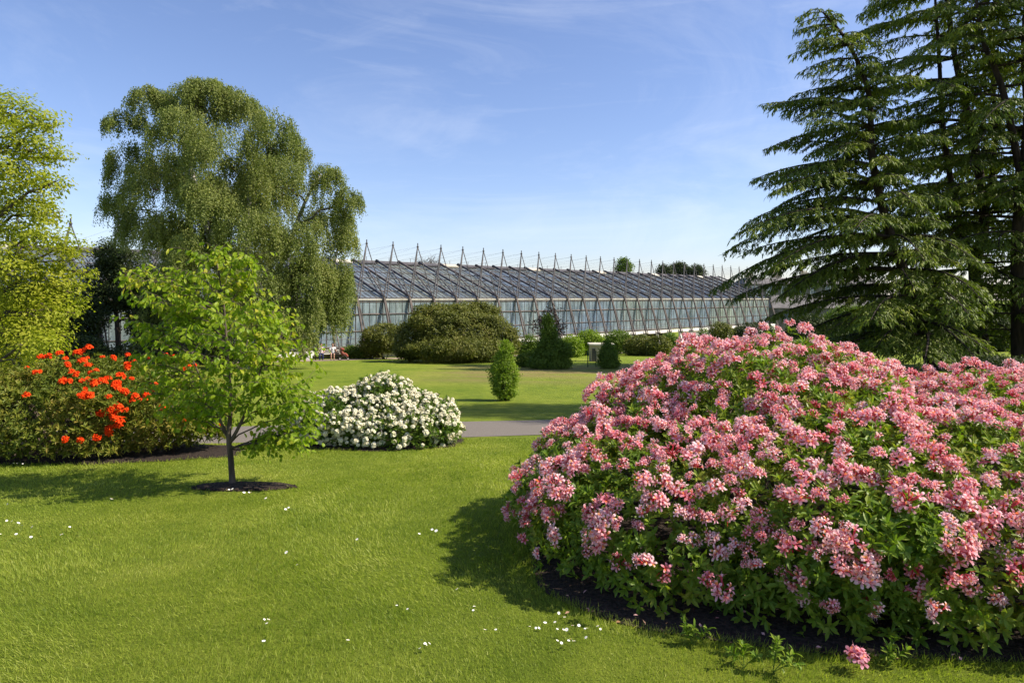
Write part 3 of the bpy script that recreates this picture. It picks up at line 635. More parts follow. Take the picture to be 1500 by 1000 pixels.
# dark trees at left in front of the greenhouse
bl = px_blobs([(165, 375, 26, 24, 0), (190, 395, 26, 26, 0), (150, 410, 26, 26, 0), (180, 430, 36, 26, 0), (210, 450, 30, 26, 0), (150, 445, 22, 16, 0), (215, 415, 24, 24, 1)], 43)
base = at(175, 535, 43)
t = thing("shade_tree", "dark broadleaf tree in shade left of the weeping birch", "tree", (base[0], 43, gz(0, 43)))
sp = poly([(base[0], 43, gz(0, 43)), at(172, 480, 43), at(168, 420, 43), at(170, 365, 43)], 12)
mb = MB(); mb.tubes(sp, np.linspace(.2, .05, 12), 8); sp2 = poly([(base[0]-1, 43, gz(0, 43)), at(143, 480, 43), at(160, 430, 43)], 8); mb.tubes(sp2, np.linspace(.1, .05, 8), 6); part("trunk", mb, M_bark, t, True)
mb = MB(); limbs_to(mb, sp, bl, .06, 4); part("branches", mb, M_bark_dark, t)
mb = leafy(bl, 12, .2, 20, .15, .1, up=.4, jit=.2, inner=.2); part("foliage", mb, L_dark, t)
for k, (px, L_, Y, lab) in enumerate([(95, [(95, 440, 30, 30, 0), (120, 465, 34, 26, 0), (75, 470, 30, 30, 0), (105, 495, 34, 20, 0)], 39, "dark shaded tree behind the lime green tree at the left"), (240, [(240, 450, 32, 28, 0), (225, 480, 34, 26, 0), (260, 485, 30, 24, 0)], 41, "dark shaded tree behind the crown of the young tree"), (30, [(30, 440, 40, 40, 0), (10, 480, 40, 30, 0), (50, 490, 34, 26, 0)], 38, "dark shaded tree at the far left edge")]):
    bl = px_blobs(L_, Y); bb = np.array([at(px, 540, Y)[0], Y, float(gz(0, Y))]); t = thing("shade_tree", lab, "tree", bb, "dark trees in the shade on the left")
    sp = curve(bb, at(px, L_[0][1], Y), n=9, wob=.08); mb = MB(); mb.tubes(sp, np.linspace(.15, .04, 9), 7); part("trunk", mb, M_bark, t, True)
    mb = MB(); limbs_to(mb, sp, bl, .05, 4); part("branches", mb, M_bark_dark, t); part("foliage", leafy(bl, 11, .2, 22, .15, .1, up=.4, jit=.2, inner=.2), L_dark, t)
for px, py, rx, ry, Y, lab in [(110, 515, 40, 22, 36, "dark shaded bush behind the orange azalea, below the lime green tree"), (195, 520, 34, 16, 37, "dark low bush below the shade tree"), (255, 512, 40, 26, 38.5, "dark shrub between the shade tree and the birch"), (30, 530, 50, 20, 34, "shaded bush at the far left behind the lime green tree"), (320, 505, 36, 26, 44, "dark shrub behind the young tree at the birch foot")]:
    bl = px_blobs([(px, py, rx, ry, 0), (px+rx*.5, py+ry*.2, rx*.6, ry*.8, -.6), (px-rx*.5, py+ry*.3, rx*.6, ry*.7, .5)], Y)
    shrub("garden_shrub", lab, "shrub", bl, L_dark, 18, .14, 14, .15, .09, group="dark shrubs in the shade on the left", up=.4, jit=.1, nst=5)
# beyond the cedars
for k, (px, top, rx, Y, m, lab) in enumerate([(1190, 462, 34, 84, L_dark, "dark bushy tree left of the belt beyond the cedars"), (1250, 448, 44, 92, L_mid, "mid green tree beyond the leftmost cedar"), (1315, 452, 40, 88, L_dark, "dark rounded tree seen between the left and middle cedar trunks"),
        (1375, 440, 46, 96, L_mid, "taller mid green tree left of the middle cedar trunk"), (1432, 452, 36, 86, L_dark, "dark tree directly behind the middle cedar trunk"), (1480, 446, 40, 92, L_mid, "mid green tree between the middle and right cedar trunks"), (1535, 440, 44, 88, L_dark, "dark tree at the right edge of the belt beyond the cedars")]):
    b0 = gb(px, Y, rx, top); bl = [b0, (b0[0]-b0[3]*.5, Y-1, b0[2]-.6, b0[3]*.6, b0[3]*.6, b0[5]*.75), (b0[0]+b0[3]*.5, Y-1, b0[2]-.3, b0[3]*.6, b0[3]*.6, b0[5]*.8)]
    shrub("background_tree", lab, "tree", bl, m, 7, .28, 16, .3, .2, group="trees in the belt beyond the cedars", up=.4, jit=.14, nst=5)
for px, top, rx, Y, lab in [(1465, 523, 52, 26, "low dark shrub under the right cedars behind the pink azalea"), (1210, 505, 40, 50, "shaded low shrub under the tips of the leftmost cedar"), (1400, 512, 24, 46, "small shaded shrub between the cedar trunks")]:
    b0 = gb(px, Y, rx, top); shrub("garden_shrub", lab, "shrub", [b0, (b0[0]+b0[3]*.6, Y, b0[2]-.1, b0[3]*.6, b0[3]*.6, b0[5]*.8)], L_dark, 40, .08, 14, .11, .05, group="low shrubs under the cedars", up=.4, nst=4)
# trees over the greenhouse ridge
for px, py, rx, ry, Y, m, lab in [(914, 388, 9, 9, 170, L_mid, "small round green treetop above the greenhouse roof, standing alone"), (974, 395, 9, 6, 175, L_dark, "leftmost of three dark pine tops above the greenhouse ridge"), (996, 393, 11, 8, 178, L_dark, "middle and highest of three dark pine tops above the greenhouse ridge"), (1019, 396, 10, 7, 176, L_dark, "rightmost of three dark pine tops above the greenhouse ridge")]:
    bl = px_blobs([(px, py, rx, ry, 0), (px-rx*.7, py+ry*.6, rx*.6, ry*.6, 0), (px+rx*.7, py+ry*.5, rx*.6, ry*.6, 1), (px, py+ry*1.2, rx*.8, ry*.6, 0)], Y)
    base = np.array([bl[0][0], Y, float(gz(0, Y))]); t = thing("background_tree", lab, "tree", base, "treetops beyond the greenhouse")
    mb = MB(); mb.tubes(curve(base, bl[0][:3], n=6, wob=.1), np.linspace(.35, .15, 6), 7); limbs_to(mb, curve(base, bl[0][:3], n=6), bl, .1, 2); part("trunk", mb, M_bark_dark, t)
    part("foliage", leafy(bl, 3.0, .4, 22, .4, .25, up=.4, jit=.2), m, t)
base = np.array([at(628, 437, 95)[0], 95, float(gz(0, 95))]); t = thing("bare_tree", "bare thin crown of a leafless tree rising just above the greenhouse roof", "tree", base)
top = at(628, 392, 95); mb = MB(); mb.tubes(curve(base, top, n=6, wob=.1), np.linspace(.22, .08, 6), 6); part("trunk", mb, M_bark, t)
mb = MB()
for k in range(70):
    e = at(628+rng.uniform(-30, 30), 375+rng.uniform(-4, 14), 95+rng.uniform(-2, 2)); mb.tubes(curve(top+rng.normal(size=3)*.3, e, n=5, wob=.15, sag=.3), np.linspace(.03, .008, 5), 3)
part("branches", mb, M_bark, t)
# tree out of frame on the right whose shade falls across the path
base = np.array([14.9, 14.7, float(gz(0, 14.7))]); t = thing("side_tree", "tall broadleaf tree standing just outside the right of the picture, shading the path", "tree", base)
sp = poly([base, base+[0, 0, 4], base+[.2, 0, 8], base+[0, 0, 14.9]], 12); mb = MB(); mb.tubes(sp, np.linspace(.3, .06, 12), 8); part("trunk", mb, M_bark, t)
bl = [(base[0]+dx, base[1]+dy, base[2]+dz, r, r, r*.7) for dx, dy, dz, r in [(0, 0, 15.0, 1.1), (-.2, .8, 14, 1.3), (.3, -.9, 13.2, 1.5), (-.2, .6, 12, 1.6), (1, 0, 10.6, 1.8), (0, -.5, 9.2, 1.8), (.4, .8, 7.6, 1.8)]]
mb = MB(); limbs_to(mb, sp, bl, .06, 4); part("branches", mb, M_bark, t); part("foliage", leafy(bl, 10, .2, 22, .12, .08, up=.5, jit=.25), L_mid, t)

# ---------------------------------------------------------------- flowers
def flower_cluster(nf, R, petal_l, petal_w, cbase, ctip, cbl, npet=5, bud=None, var=.12, hemi=.35, stamens=0, round_=False):
    """returns template in local coords (x,y,z), z = outward. (verts, loops, sizes, cols)"""
    mb = MB(); ga = pi*(3-math.sqrt(5))
    for k in range(nf):
        zc = 1-(k+.5)/nf*(1-hemi); r_ = math.sqrt(max(0, 1-zc*zc)); a = k*ga+rng.uniform(-.2, .2)
        ax = nrm(np.array([r_*cos(a), r_*sin(a), zc])+rng.normal(size=3)*.25); c = ax*R*rng.uniform(.45, 1.0)
        u = nrm(np.cross(ax, [0.3, .2, 1.])); v = np.cross(ax, u); tw = rng.uniform(0, 2*pi)
        tintf = rng.uniform(1-var, 1+var)
        if bud is not None and rng.random() < .16:
            mb2 = np.array([c*.6, c*.6+u*.006, c*.6+v*.006, c*1.35]); mb.add(mb2, [0, 1, 3, 1, 2, 3, 2, 0, 3], [3, 3, 3], np.tile([*bud, 1], (4, 1))); continue
        for j in range(npet):
            b = tw+j*2*pi/npet+rng.normal(0, .08); rd = u*cos(b)+v*sin(b); sd = np.cross(ax, rd)
            pl = petal_l*rng.uniform(.85, 1.12); pw = petal_w*rng.uniform(.85, 1.15)
            p0 = c+rd*.003; p1 = c+rd*pl*.5+ax*pl*.38; p2 = c+rd*pl*(.82)+ax*pl*.42; p3 = c+rd*pl*rng.uniform(.8, 1.1)+ax*pl*rng.uniform(.0, .6)
            if round_: vs = [p0-sd*pw*.12, p0+sd*pw*.12, p1-sd*pw*.5, p1+sd*pw*.5, p2-sd*pw*.5, p2+sd*pw*.5, p3-sd*pw*.2, p3+sd*pw*.2]
            else: vs = [p0-sd*pw*.12, p0+sd*pw*.12, p1-sd*pw*.42, p1+sd*pw*.42, p2-sd*pw*.38, p2+sd*pw*.38, p3-sd*pw*.06, p3+sd*pw*.06]
            cb = np.array(cbase)*tintf; ct = np.array(ctip)*tintf; md = cb*.35+ct*.65
            if cbl is not None and j == 0: md = np.array(cbl)*tintf; 
            cols = np.array([[*cb, 1]]*2+[[*md, 1]]*2+[[*ct, 1]]*4); cols[:, :3] *= rng.uniform(.92, 1.06)
            mb.add(np.array(vs), [0, 1, 3, 2, 2, 3, 5, 4, 4, 5, 7, 6], [4, 4, 4], np.clip(cols, 0, 1))
        # tube back to the stalk
        vs = np.array([c+u*.006, c+v*.006, c-u*.006, c-v*.006, c*.1]); mb.add(vs, [0, 1, 4, 1, 2, 4, 2, 3, 4, 3, 0, 4], [3]*4, np.tile([*(np.array(cbase)*.9), 1], (5, 1)))
        for q in range(stamens):
            e = c+ax*petal_l*1.1+rd*0+rng.normal(size=3)*petal_l*.2; mb.add(np.array([c+u*.0012, c-u*.0012, e]), [0, 1, 2], [3], np.tile([*(np.array(ctip)*.95), 1], (3, 1)))
    return mb
def mb_template(mb): 
    return np.concatenate(mb.v), np.concatenate(mb.l), np.concatenate(mb.s), np.concatenate(mb.c)
def frame(Nrm):
    z = nrm(Nrm); t = rng.uniform(0, 2*pi); r = np.array([cos(t), sin(t), .3]); x = nrm(np.cross(r, z)); y = np.cross(z, x); return np.stack([x, y, z])
from mathutils import Matrix
def flower_parts(t, variants, mat, P, N, S, cap=100, name="flower_cluster"):
    meshes = [v.mesh(name, mat, (0, 0, 0), False, True) for v in variants]; tm = [mb_template(v) for v in variants]
    d = S/np.linalg.norm(P, axis=1)
    order = np.argsort(-d); big = set(order[:cap].tolist()); rest = MB(); org = ORG[t]
    for i in range(len(P)):
        F = frame(N[i]); k = i % len(variants)
        if i in big:
            o = bpy.data.objects.new(name, meshes[k]); col.objects.link(o); o.parent = t
            m = Matrix(((F*S[i]).T).tolist()).to_4x4(); m.translation = Vector((P[i]-org).tolist()); o.matrix_basis = m
        else:
            v, l, s_, c = tm[k]; rest.add(v*S[i] @ F+P[i], l, s_, c)
    if rest.n: part("blossom", rest, mat, t, False, True, kind="stuff")
def whorls(mb, P, A, nl, L, W, T=T_LEAF8, open_=(.35, 1.0)):
    """shoots at P with axis A, each with nl leaves round it"""
    n = len(P); A = nrm(A); u = nrm(np.cross(A, rdir(n))); v = np.cross(A, u); ph = rng.uniform(0, 2*pi, n)
    for j in range(nl):
        a = ph+j*2.4+rng.normal(0, .2, n); rd = u*np.cos(a)[:, None]+v*np.sin(a)[:, None]; e = rng.uniform(*open_, n)[:, None]
        D = nrm(rd*e+A*(1.15-e)+rng.normal(size=(n, 3))*.1); N_ = nrm(A*e-rd*(1.15-e)+rng.normal(size=(n, 3))*.15)
        keep = rng.random(n) < .93
        mb.scatter(T, (P+A*(j*.004))[keep], D[keep], N_[keep], (L*rng.uniform(.6, 1.15, n))[keep], (W*rng.uniform(.7, 1.1, n))[keep])
def surf_pts(blobs, dens, jit, zmin, keep=.93, lump=.06, lf=2.2, inner=0):
    Bs = np.array(blobs); C = []; NN = []; DP = []
    for k, b in enumerate(Bs):
        rx, ry, rz = b[3:]; area = 4*pi*((rx*ry)**1.6/3+(rx*rz)**1.6/3+(ry*rz)**1.6/3)**(1/1.6); n = int(area*dens)
        d = rdir(n); dep = np.abs(rng.normal(0, jit, n)); 
        lp = lump*(np.sin(d[:, 0]*lf*3+k)*np.sin(d[:, 1]*lf*3.3+2*k)+.6*np.sin(d[:, 2]*lf*5+d[:, 0]*7+k)+.5*np.sin(d[:, 0]*lf*7+d[:, 1]*lf*6))
        R = b[3:][None]*(1+lp[:, None])-dep[:, None]; d2_ = d.copy(); lowm = d[:, 2] < 0; d2_[lowm, :2] *= ((1-d[lowm, 2]**2+.02)**-.38)[:, None]; p = b[:3]+d2_*R; no = nrm(d/b[3:]); ok = np.ones(n, bool)
        for j, c in enumerate(Bs):
            if j != k: ok &= np.linalg.norm((p-c[:3])/(c[3:]), axis=1) > keep-dep/c[3:].mean()
        ok &= p[:, 2] > gz(p[:, 0], p[:, 1])+zmin
        C.append(p[ok]); NN.append(no[ok]); DP.append(dep[ok])
    return np.concatenate(C), np.concatenate(NN), np.concatenate(DP)
def noise3(P, f, seed):
    r = np.random.default_rng(seed); v = 0
    for k in range(6):
        w_ = r.normal(size=3)*f*(1+.5*k); v = v+np.sin(P@w_+r.uniform(0, 6))/(1+.4*k)
    return v/2.2
def front(P): return P  # everything is kept: all sides are built
def bush_stems(t, base, blobs, n, r, mat=M_bark, spread=.5):
    mb = MB()
    for k in range(n):
        b = blobs[k % len(blobs)]; e = np.array(b[:3])+rdir(1)[0]*np.array(b[3:6])*.8; e[2] = max(e[2], gz(e[0], e[1])+.35)
        s0 = np.array([base[0]*(1-spread)+b[0]*spread, base[1]*(1-spread)+b[1]*spread, 0])+rng.normal(size=3)*[.12, .12, 0]; s0[2] = gz(s0[0], s0[1])-.02
        cv = curve(s0, e, n=7, wob=.04, sag=.1); mb.tubes(cv, np.linspace(r, r*.3, 7), 6)
        for q in range(4):
            s1 = cv[rng.integers(2, 6)]; e1 = s1+nrm(rdir(1)[0]+UP*.5+nrm(e-s0)*.6)*rng.uniform(.3, .7)*max(b[3], .5)*.7
            mb.tubes(curve(s1, e1, n=4, wob=.02), np.linspace(r*.4, r*.12, 4), 4)
    part("stems", mb, mat, t)

# ---- pink azalea (foreground right)
PB = [(1.8, 6.4, -1.38, 1.12, 1.3, .76), (2.3, 6.2, -1.42, 1.3, 1.5, 1.04), (2.0, 6.0, -1.66, 1.92, 1.9, .74), (1.45, 5.2, -1.66, 1.3, 1.2, .68), (2.25, 4.9, -1.55, 1.25, 1.2, .72), (4.4, 5.8, -1.56, 1.7, 1.7, .86), (3.3, 4.75, -1.5, 1.15, 1.1, .66),
      (2.95, 4.2, -1.64, 1.05, .72, .55), (3.9, 4.3, -1.6, 1.2, .95, .62), (1.95, 4.5, -1.72, .9, .7, .46), (2.75, 3.95, -1.82, .6, .38, .26), (2.1, 4.1, -1.84, .5, .35, .22), (5.7, 6.9, -1.6, 1.6, 1.8, .80), (3.15, 7.0, -1.5, 1.25, 1.4, .84)]
PB = PB+[b for b in bumps(PB, 2, .24)[len(PB):] if b[2] < -.75 and b[0]-b[3] > .22]
base = (2.7, 5.9, float(gz(0, 5.9)))
t = thing("pink_azalea", "huge pink flowering azalea bush filling the right foreground", "bush", base)
P, N, dp = surf_pts(PB, 190, .13, .03)
lo = rng.random(len(P)) < np.clip((P[:, 2]-gz(P[:, 0], P[:, 1]))/.2, .5, 1); P, N, dp = P[lo], N[lo], dp[lo]
mb = MB(); A = nrm(N+UP*.55+rdir(len(P))*.35); 
near = (P[:, 1] < 7.2)
whorls(mb, P[near], A[near], 7, .074, .027); whorls(mb, P[~near], A[~near], 5, .08, .034, T=T_LEAF)
P2, N2, d2 = surf_pts([(b[0], b[1], b[2], b[3]*.83, b[4]*.83, b[5]*.8) for b in PB], 90, .12, .12)
whorls(mb, P2, nrm(N2+UP*.4+rdir(len(P2))*.5), 6, .085, .036, T=T_LEAF)
part("foliage", mb, L_pinkbush, t)
bush_stems(t, base, PB, 46, .022)
variants = [flower_cluster(10+k, .062, .032, .0155, (0.72, 0.13, 0.17), (0.93, 0.56, 0.61), (0.94, 0.34, 0.10), bud=(.62, .05, .07), stamens=2, var=.14) for k in range(7)] + \
           [flower_cluster(11+k, .060, .031, .015, (0.72, 0.13, 0.16), (0.95, 0.70, 0.72), (0.92, 0.36, 0.10), bud=(.68, .06, .06), stamens=2) for k in range(3)] + \
           [flower_cluster(6+k, .056, .032, .015, (0.58, 0.05, 0.08), (0.88, 0.38, 0.44), (0.85, 0.22, 0.06), bud=(.55, .03, .05), stamens=3, hemi=.6) for k in range(3)] + \
           [flower_cluster(8+k, .06, .035, .017, (0.80, 0.22, 0.26), (0.93, 0.70, 0.72), (0.94, 0.42, 0.14), stamens=3) for k in range(2)]
P, N, dp = surf_pts(PB, 125, .03, .24)
f1 = .55*noise3(P, 1.9, 5)+.7*noise3(P, 4.5, 8)+.6*noise3(P, 9, 9)+.17; hz = (P[:, 2]-gz(P[:, 0], P[:, 1]))
ok = (f1 > -.22-.35*np.clip(hz-.9, -1, .4)) & (rng.random(len(P)) < np.clip(.3+hz*.9, 0, 1)); P, N = P[ok], N[ok]
# thin to a minimum spacing
def thin(P, N, dmin):
    cell = {}; keep = []
    for i in range(len(P)):
        k = tuple(np.floor(P[i]/dmin).astype(int)); good = True
        for dx in (-1, 0, 1):
            for dy in (-1, 0, 1):
                for dz in (-1, 0, 1):
                    for j in cell.get((k[0]+dx, k[1]+dy, k[2]+dz), ()):
                        if np.sum((P[i]-P[j])**2) < dmin*dmin: good = False
        if good: cell.setdefault(k, []).append(i); keep.append(i)
    return P[keep], N[keep]
P, N = thin(P, N, .072)
P = P+N*rng.uniform(-.02, .09, (len(P), 1)); Nf = nrm(N+UP*.45+rdir(len(P))*.55); S = rng.uniform(.6, 1.3, len(P))*(1+.12*noise3(P, 3, 77)); S = np.clip(S, .5, 1.55)
print("pink trusses", len(P))
flower_parts(t, variants, M_pink, P, Nf, S)

# ---- orange azalea
OB = [(-6.3, 10.2, -1.62, 1.7, 1.0, .66), (-7.6, 10.0, -1.65, 1.2, 1.0, .62), (-5.3, 10.3, -1.62, 1.05, .9, .55), (-6.6, 9.7, -1.75, 1.2, .8, .5), (-6.4, 10.3, -1.25, .8, .7, .36), (-4.85, 10.2, -1.75, .6, .6, .34), (-8.6, 10.4, -1.75, 1., .9, .5), (-7.4, 9.7, -1.95, 1.1, .8, .35), (-6.0, 9.75, -1.98, .8, .6, .28)]
OB = bumps(OB, 3, .28)
base = (-6.3, 10.1, float(gz(0, 10.1)))
t = thing("orange_azalea", "wide azalea bush with orange red flower clusters behind the young tree", "bush", base)
P, N, dp = surf_pts(OB, 175, .13, .12); mb = MB()
whorls(mb, P, nrm(N+UP*.8+rdir(len(P))*.35), 7, .085, .028, T=T_LEAF); P, N, dp = surf_pts([(b[0], b[1], b[2], b[3]*.8, b[4]*.75, b[5]*.75) for b in OB], 80, .1, .3)
whorls(mb, P, nrm(N+UP*.6+rdir(len(P))*.4), 6, .085, .03, T=T_LEAF); part("foliage", mb, L_orange, t)
bush_stems(t, base, OB, 34, .03, spread=.6)
variants = [flower_cluster(10+k, .05, .036, .026, (0.72, 0.03, 0.006), (0.88, 0.075, 0.010), (0.92, 0.16, 0.015), bud=(.7, .05, .01), var=.1) for k in range(4)]
pl = [(198, 534), (245, 528), (255, 530), (275, 535), (130, 514), (120, 520), (75, 527), (85, 524), (70, 530), (62, 528), (95, 532), (115, 526), (128, 530), (120, 535), (130, 538), (102, 540), (112, 554), (55, 550), (58, 552), (40, 543), (40, 581), (100, 567), (123, 566), (130, 560), (140, 565), (137, 570), (125, 575), (135, 550), (142, 548), (150, 562), (158, 560), (170, 566), (178, 555), (185, 540), (190, 545), (192, 558), (150, 568), (168, 572), (172, 575), (122, 585), (130, 586), (118, 584), (157, 583), (196, 590), (205, 587), (200, 585), (215, 585), (180, 576), (185, 580), (152, 606), (165, 600), (172, 605), (160, 595), (178, 615), (175, 620), (170, 612), (162, 625), (158, 630), (178, 618), (140, 637), (117, 642), (96, 641), (95, 562), (236, 597), (247, 598), (268, 611), (242, 597), (226, 570), (228, 575), (220, 572), (270, 543), (282, 538), (275, 540), (105, 548), (150, 528), (165, 530), (190, 525), (220, 525), (345, 597), (320, 620), (352, 623), (324, 645), (133, 583), (126, 580), (146, 605), (184, 600), (188, 545), (166, 609), (176, 598)]
FP, FN = [], []
Ob = np.array(OB)
for (x, y) in pl:
    ry_ = np.array([(x-750)/1000, 1, (437-y)/1000]); best = None
    for b in Ob:
        o = -b[:3]/b[3:]; d = ry_/b[3:]; A_ = d@d; B_ = 2*o@d; C_ = o@o-1; D_ = B_*B_-4*A_*C_
        if D_ > 0:
            tt = (-B_-math.sqrt(D_))/(2*A_)
            if best is None or tt < best[0]: best = (tt, nrm((ry_*tt-b[:3])/b[3:]**2))
    if best is None: 
        q = ry_*10.2
        if x > 300: continue
        FP.append(q); FN.append(np.array([0, -.3, 1])); continue
    FP.append(ry_*best[0]); FN.append(best[1])
FP = np.array(FP)+rng.normal(size=(len(FP), 3))*.01; FN = np.array(FN); FP = FP+FN*.05
flower_parts(t, variants, M_orange, FP, nrm(FN+UP*.6+rdir(len(FP))*.4), rng.uniform(.55, 1.2, len(FP)))

# ---- white rhododendron
WB = [(-2.25, 11.3, -2.0, .9, .8, .46), (-1.36, 11.3, -2.12, .42, .55, .28), (-3.15, 11.3, -2.02, .38, .4, .34), (-1.5, 11.2, -2.02, .55, .7, .38), (-2.85, 11.3, -2.0, .55, .6, .42), (-2.1, 11.3, -1.65, .42, .4, .34), (-1.75, 11.4, -1.85, .42, .5, .30), (-2.6, 11.1, -2.05, .7, .6, .36), (-1.8, 10.9, -2.1, .8, .55, .34)]
WB = bumps(WB, 3, .3)
base = (-2.1, 11.2, float(gz(0, 11.2)))
t = thing("white_rhododendron", "rounded rhododendron bush covered in creamy white flowers by the path", "bush", base)
P, N, dp = surf_pts(WB, 260, .08, .06); mb = MB(); P = P+N*rng.uniform(0, .09, (len(P), 1)); whorls(mb, P, nrm(N+UP*.7+rdir(len(P))*.35), 6, .08, .028, T=T_LEAF)
P, N, dp = surf_pts([(b[0], b[1], b[2], b[3]*.75, b[4]*.75, b[5]*.75) for b in WB], 120, .06, .06); whorls(mb, P, nrm(N+UP*.6+rdir(len(P))*.4), 6, .08, .03, T=T_LEAF)
part("foliage", mb, L_white, t); bush_stems(t, base, WB, 20, .018)
variants = [flower_cluster(7+k % 3, .036, .026, .024, (0.74, 0.68, 0.36), (0.84, 0.80, 0.62), None, var=.05, round_=True) for k in range(4)]
P, N, dp = surf_pts(WB, 330, .04, .1, lump=.12); f1 = noise3(P, 3.2, 14)+.4*noise3(P, 8, 18); P = P+N*rng.uniform(-.02, .07, (len(P), 1)); hz = P[:, 2]-gz(0, P[:, 1]); ok = (f1 > -.5-.5*np.clip(hz-.5, -.5, .5)); P, N = thin(P[ok], N[ok], .058)
P = P+N*.03
kn = np.array([at(560+dx, 548+dy, 11.3) for dx, dy in ((0, 0), (4, 8), (-5, 9), (0, 16), (6, 18), (-7, 20), (2, 25))]); P = np.concatenate([P, kn]); N = np.concatenate([N, np.tile([0, -.3, 1.], (7, 1))])
print("white trusses", len(P))
flower_parts(t, variants, M_whitep, P, nrm(N+UP*.7+rdir(len(P))*.2), rng.uniform(.6, 1.25, len(P)))

# ---------------------------------------------------------------- young tree in front
def sapling():
    Y = 7.8; base = gp(341, 712); Y = base[1]
    t = thing("young_tree", "slender young tree with fresh bright green leaves standing in a small mulch oval", "tree", base)
    mb = MB(); sp = poly([base-[0, 0, .02], at(338, 670, Y), at(335, 640, Y), at(338, 590, Y), at(333, 520, Y), at(328, 450, Y), at(318, 385, Y)], 26)
    mb.tubes(sp, np.concatenate([[.05, .042], np.linspace(.037, .006, 24)]), 8)
    sp2 = poly([at(337, 648, Y), at(350, 625, Y), at(365, 590, Y), at(385, 530, Y), at(392, 470, Y)], 12); mb.tubes(sp2, np.linspace(.024, .006, 12), 7)
    sp3 = poly([at(337, 645, Y), at(322, 615, Y), at(300, 570, Y), at(280, 520, Y)], 10); mb.tubes(sp3, np.linspace(.018, .006, 10), 6)
    part("trunk", mb, M_bark, t, True)
    # branch ends traced round the crown: (px, py, depth)
    ends = [(318, 366, 0), (290, 372, .1), (352, 385, -.1), (182, 410, -.2), (205, 395, .1), (232, 400, .3), (190, 430, .1), (215, 445, -.5), (250, 425, -.3), (270, 400, .3), (195, 470, .2), (210, 500, -.1), (225, 485, .5), (205, 525, .1), (240, 520, -.6), (215, 560, .2), (245, 580, -.3),
            (275, 610, .0), (262, 595, .4), (300, 600, -.5), (370, 410, .2), (385, 440, -.2), (365, 385, 0), (400, 455, .3), (415, 475, -.3), (430, 500, .1), (445, 520, -.2), (425, 545, .6), (455, 560, .0), (462, 590, -.1), (460, 625, .0), (448, 655, -.05), (430, 640, .3), (380, 560, -.6), (440, 590, -.4), (290, 450, -.6), (310, 420, -.4), (340, 440, -.7), (360, 480, -.8), (330, 500, -.9), (300, 520, -.8), (270, 480, -.7), (350, 540, -.8), (390, 520, -.7), (300, 560, -.7), (350, 460, .8), (300, 480, .8), (280, 540, .9), (380, 500, .8), (330, 410, .5), (345, 580, -.6), (320, 590, .6), (410, 510, 0), (395, 480, 0), (260, 450, 0), (240, 460, .1), (250, 550, 0), (280, 580, -.2), (360, 425, .3), (300, 400, -.1), (425, 570, -.3), (375, 530, .4), (442, 628, .1), (456, 640, -.2), (455, 660, .05), (470, 605, .1), (225, 575, 0), (250, 600, .1)]
    bm = MB(); TP = []; TT = []
    allsp = [sp, sp2, sp3]
    for (x, y, dd) in ends:
        e = at(x, y, Y+dd); best = None
        for s_ in allsp:
            for j in range(3 if s_ is not sp else 6, len(s_)):
                dz = e[2]-s_[j, 2]; h = np.linalg.norm((e-s_[j])[:2]); cst = h+abs(dz-.35*h)*1.3
                if best is None or cst < best[0]: best = (cst, s_[j])
        s0 = best[1]; Lh = np.linalg.norm(e-s0)
        c = curve(s0, e, sag=rng.uniform(-.08, .12)*Lh, n=9, wob=.014); bm.tubes(c, np.linspace(.006+.004*Lh, .002, 9), 5)
        c2 = poly(c, 30); TP.append(c2[5:]); TT.append(np.gradient(c2, axis=0)[5:])
        for q in range(int(6+Lh*11)):
            j = rng.integers(8, 29); tg = nrm(np.gradient(c2, axis=0)[j]); sd = nrm(np.cross(tg, UP))*(1 if q % 2 else -1); l2 = rng.uniform(.12, .34)
            e2 = c2[j]+nrm(sd*.8+tg*.6+rdir(1)[0]*.4+UP*rng.uniform(-.5, .55))*l2; cc = curve(c2[j], e2, sag=.03, n=8); bm.tubes(cc, np.linspace(.003, .0015, 8), 3); TP.append(cc[1:]); TT.append(np.gradient(cc, axis=0)[1:])
    part("branches", bm, M_bark, t)
    TP = np.concatenate(TP); TT = nrm(np.concatenate(TT)); n = len(TP)
    k = rng.random(n) < .93; TP = TP[k]; TT = TT[k]; n = len(TP)
    sd = nrm(np.cross(TT, UP))*np.where(np.arange(n) % 2, 1, -1)[:, None]
    D = nrm(sd*.8+TT*.5-UP*rng.uniform(.2, 1.5, (n, 1))+rng.normal(size=(n, 3))*.25); N_ = nrm(UP*.6+rdir(n)*.75)
    lm = MB(); lm.scatter(T_LEAF8, TP+D*.01, D, N_, rng.uniform(.05, .092, n), rng.uniform(.03, .052, n)); part("foliage", lm, L_sap, t)
    print("sapling leaves", n)
sapling()

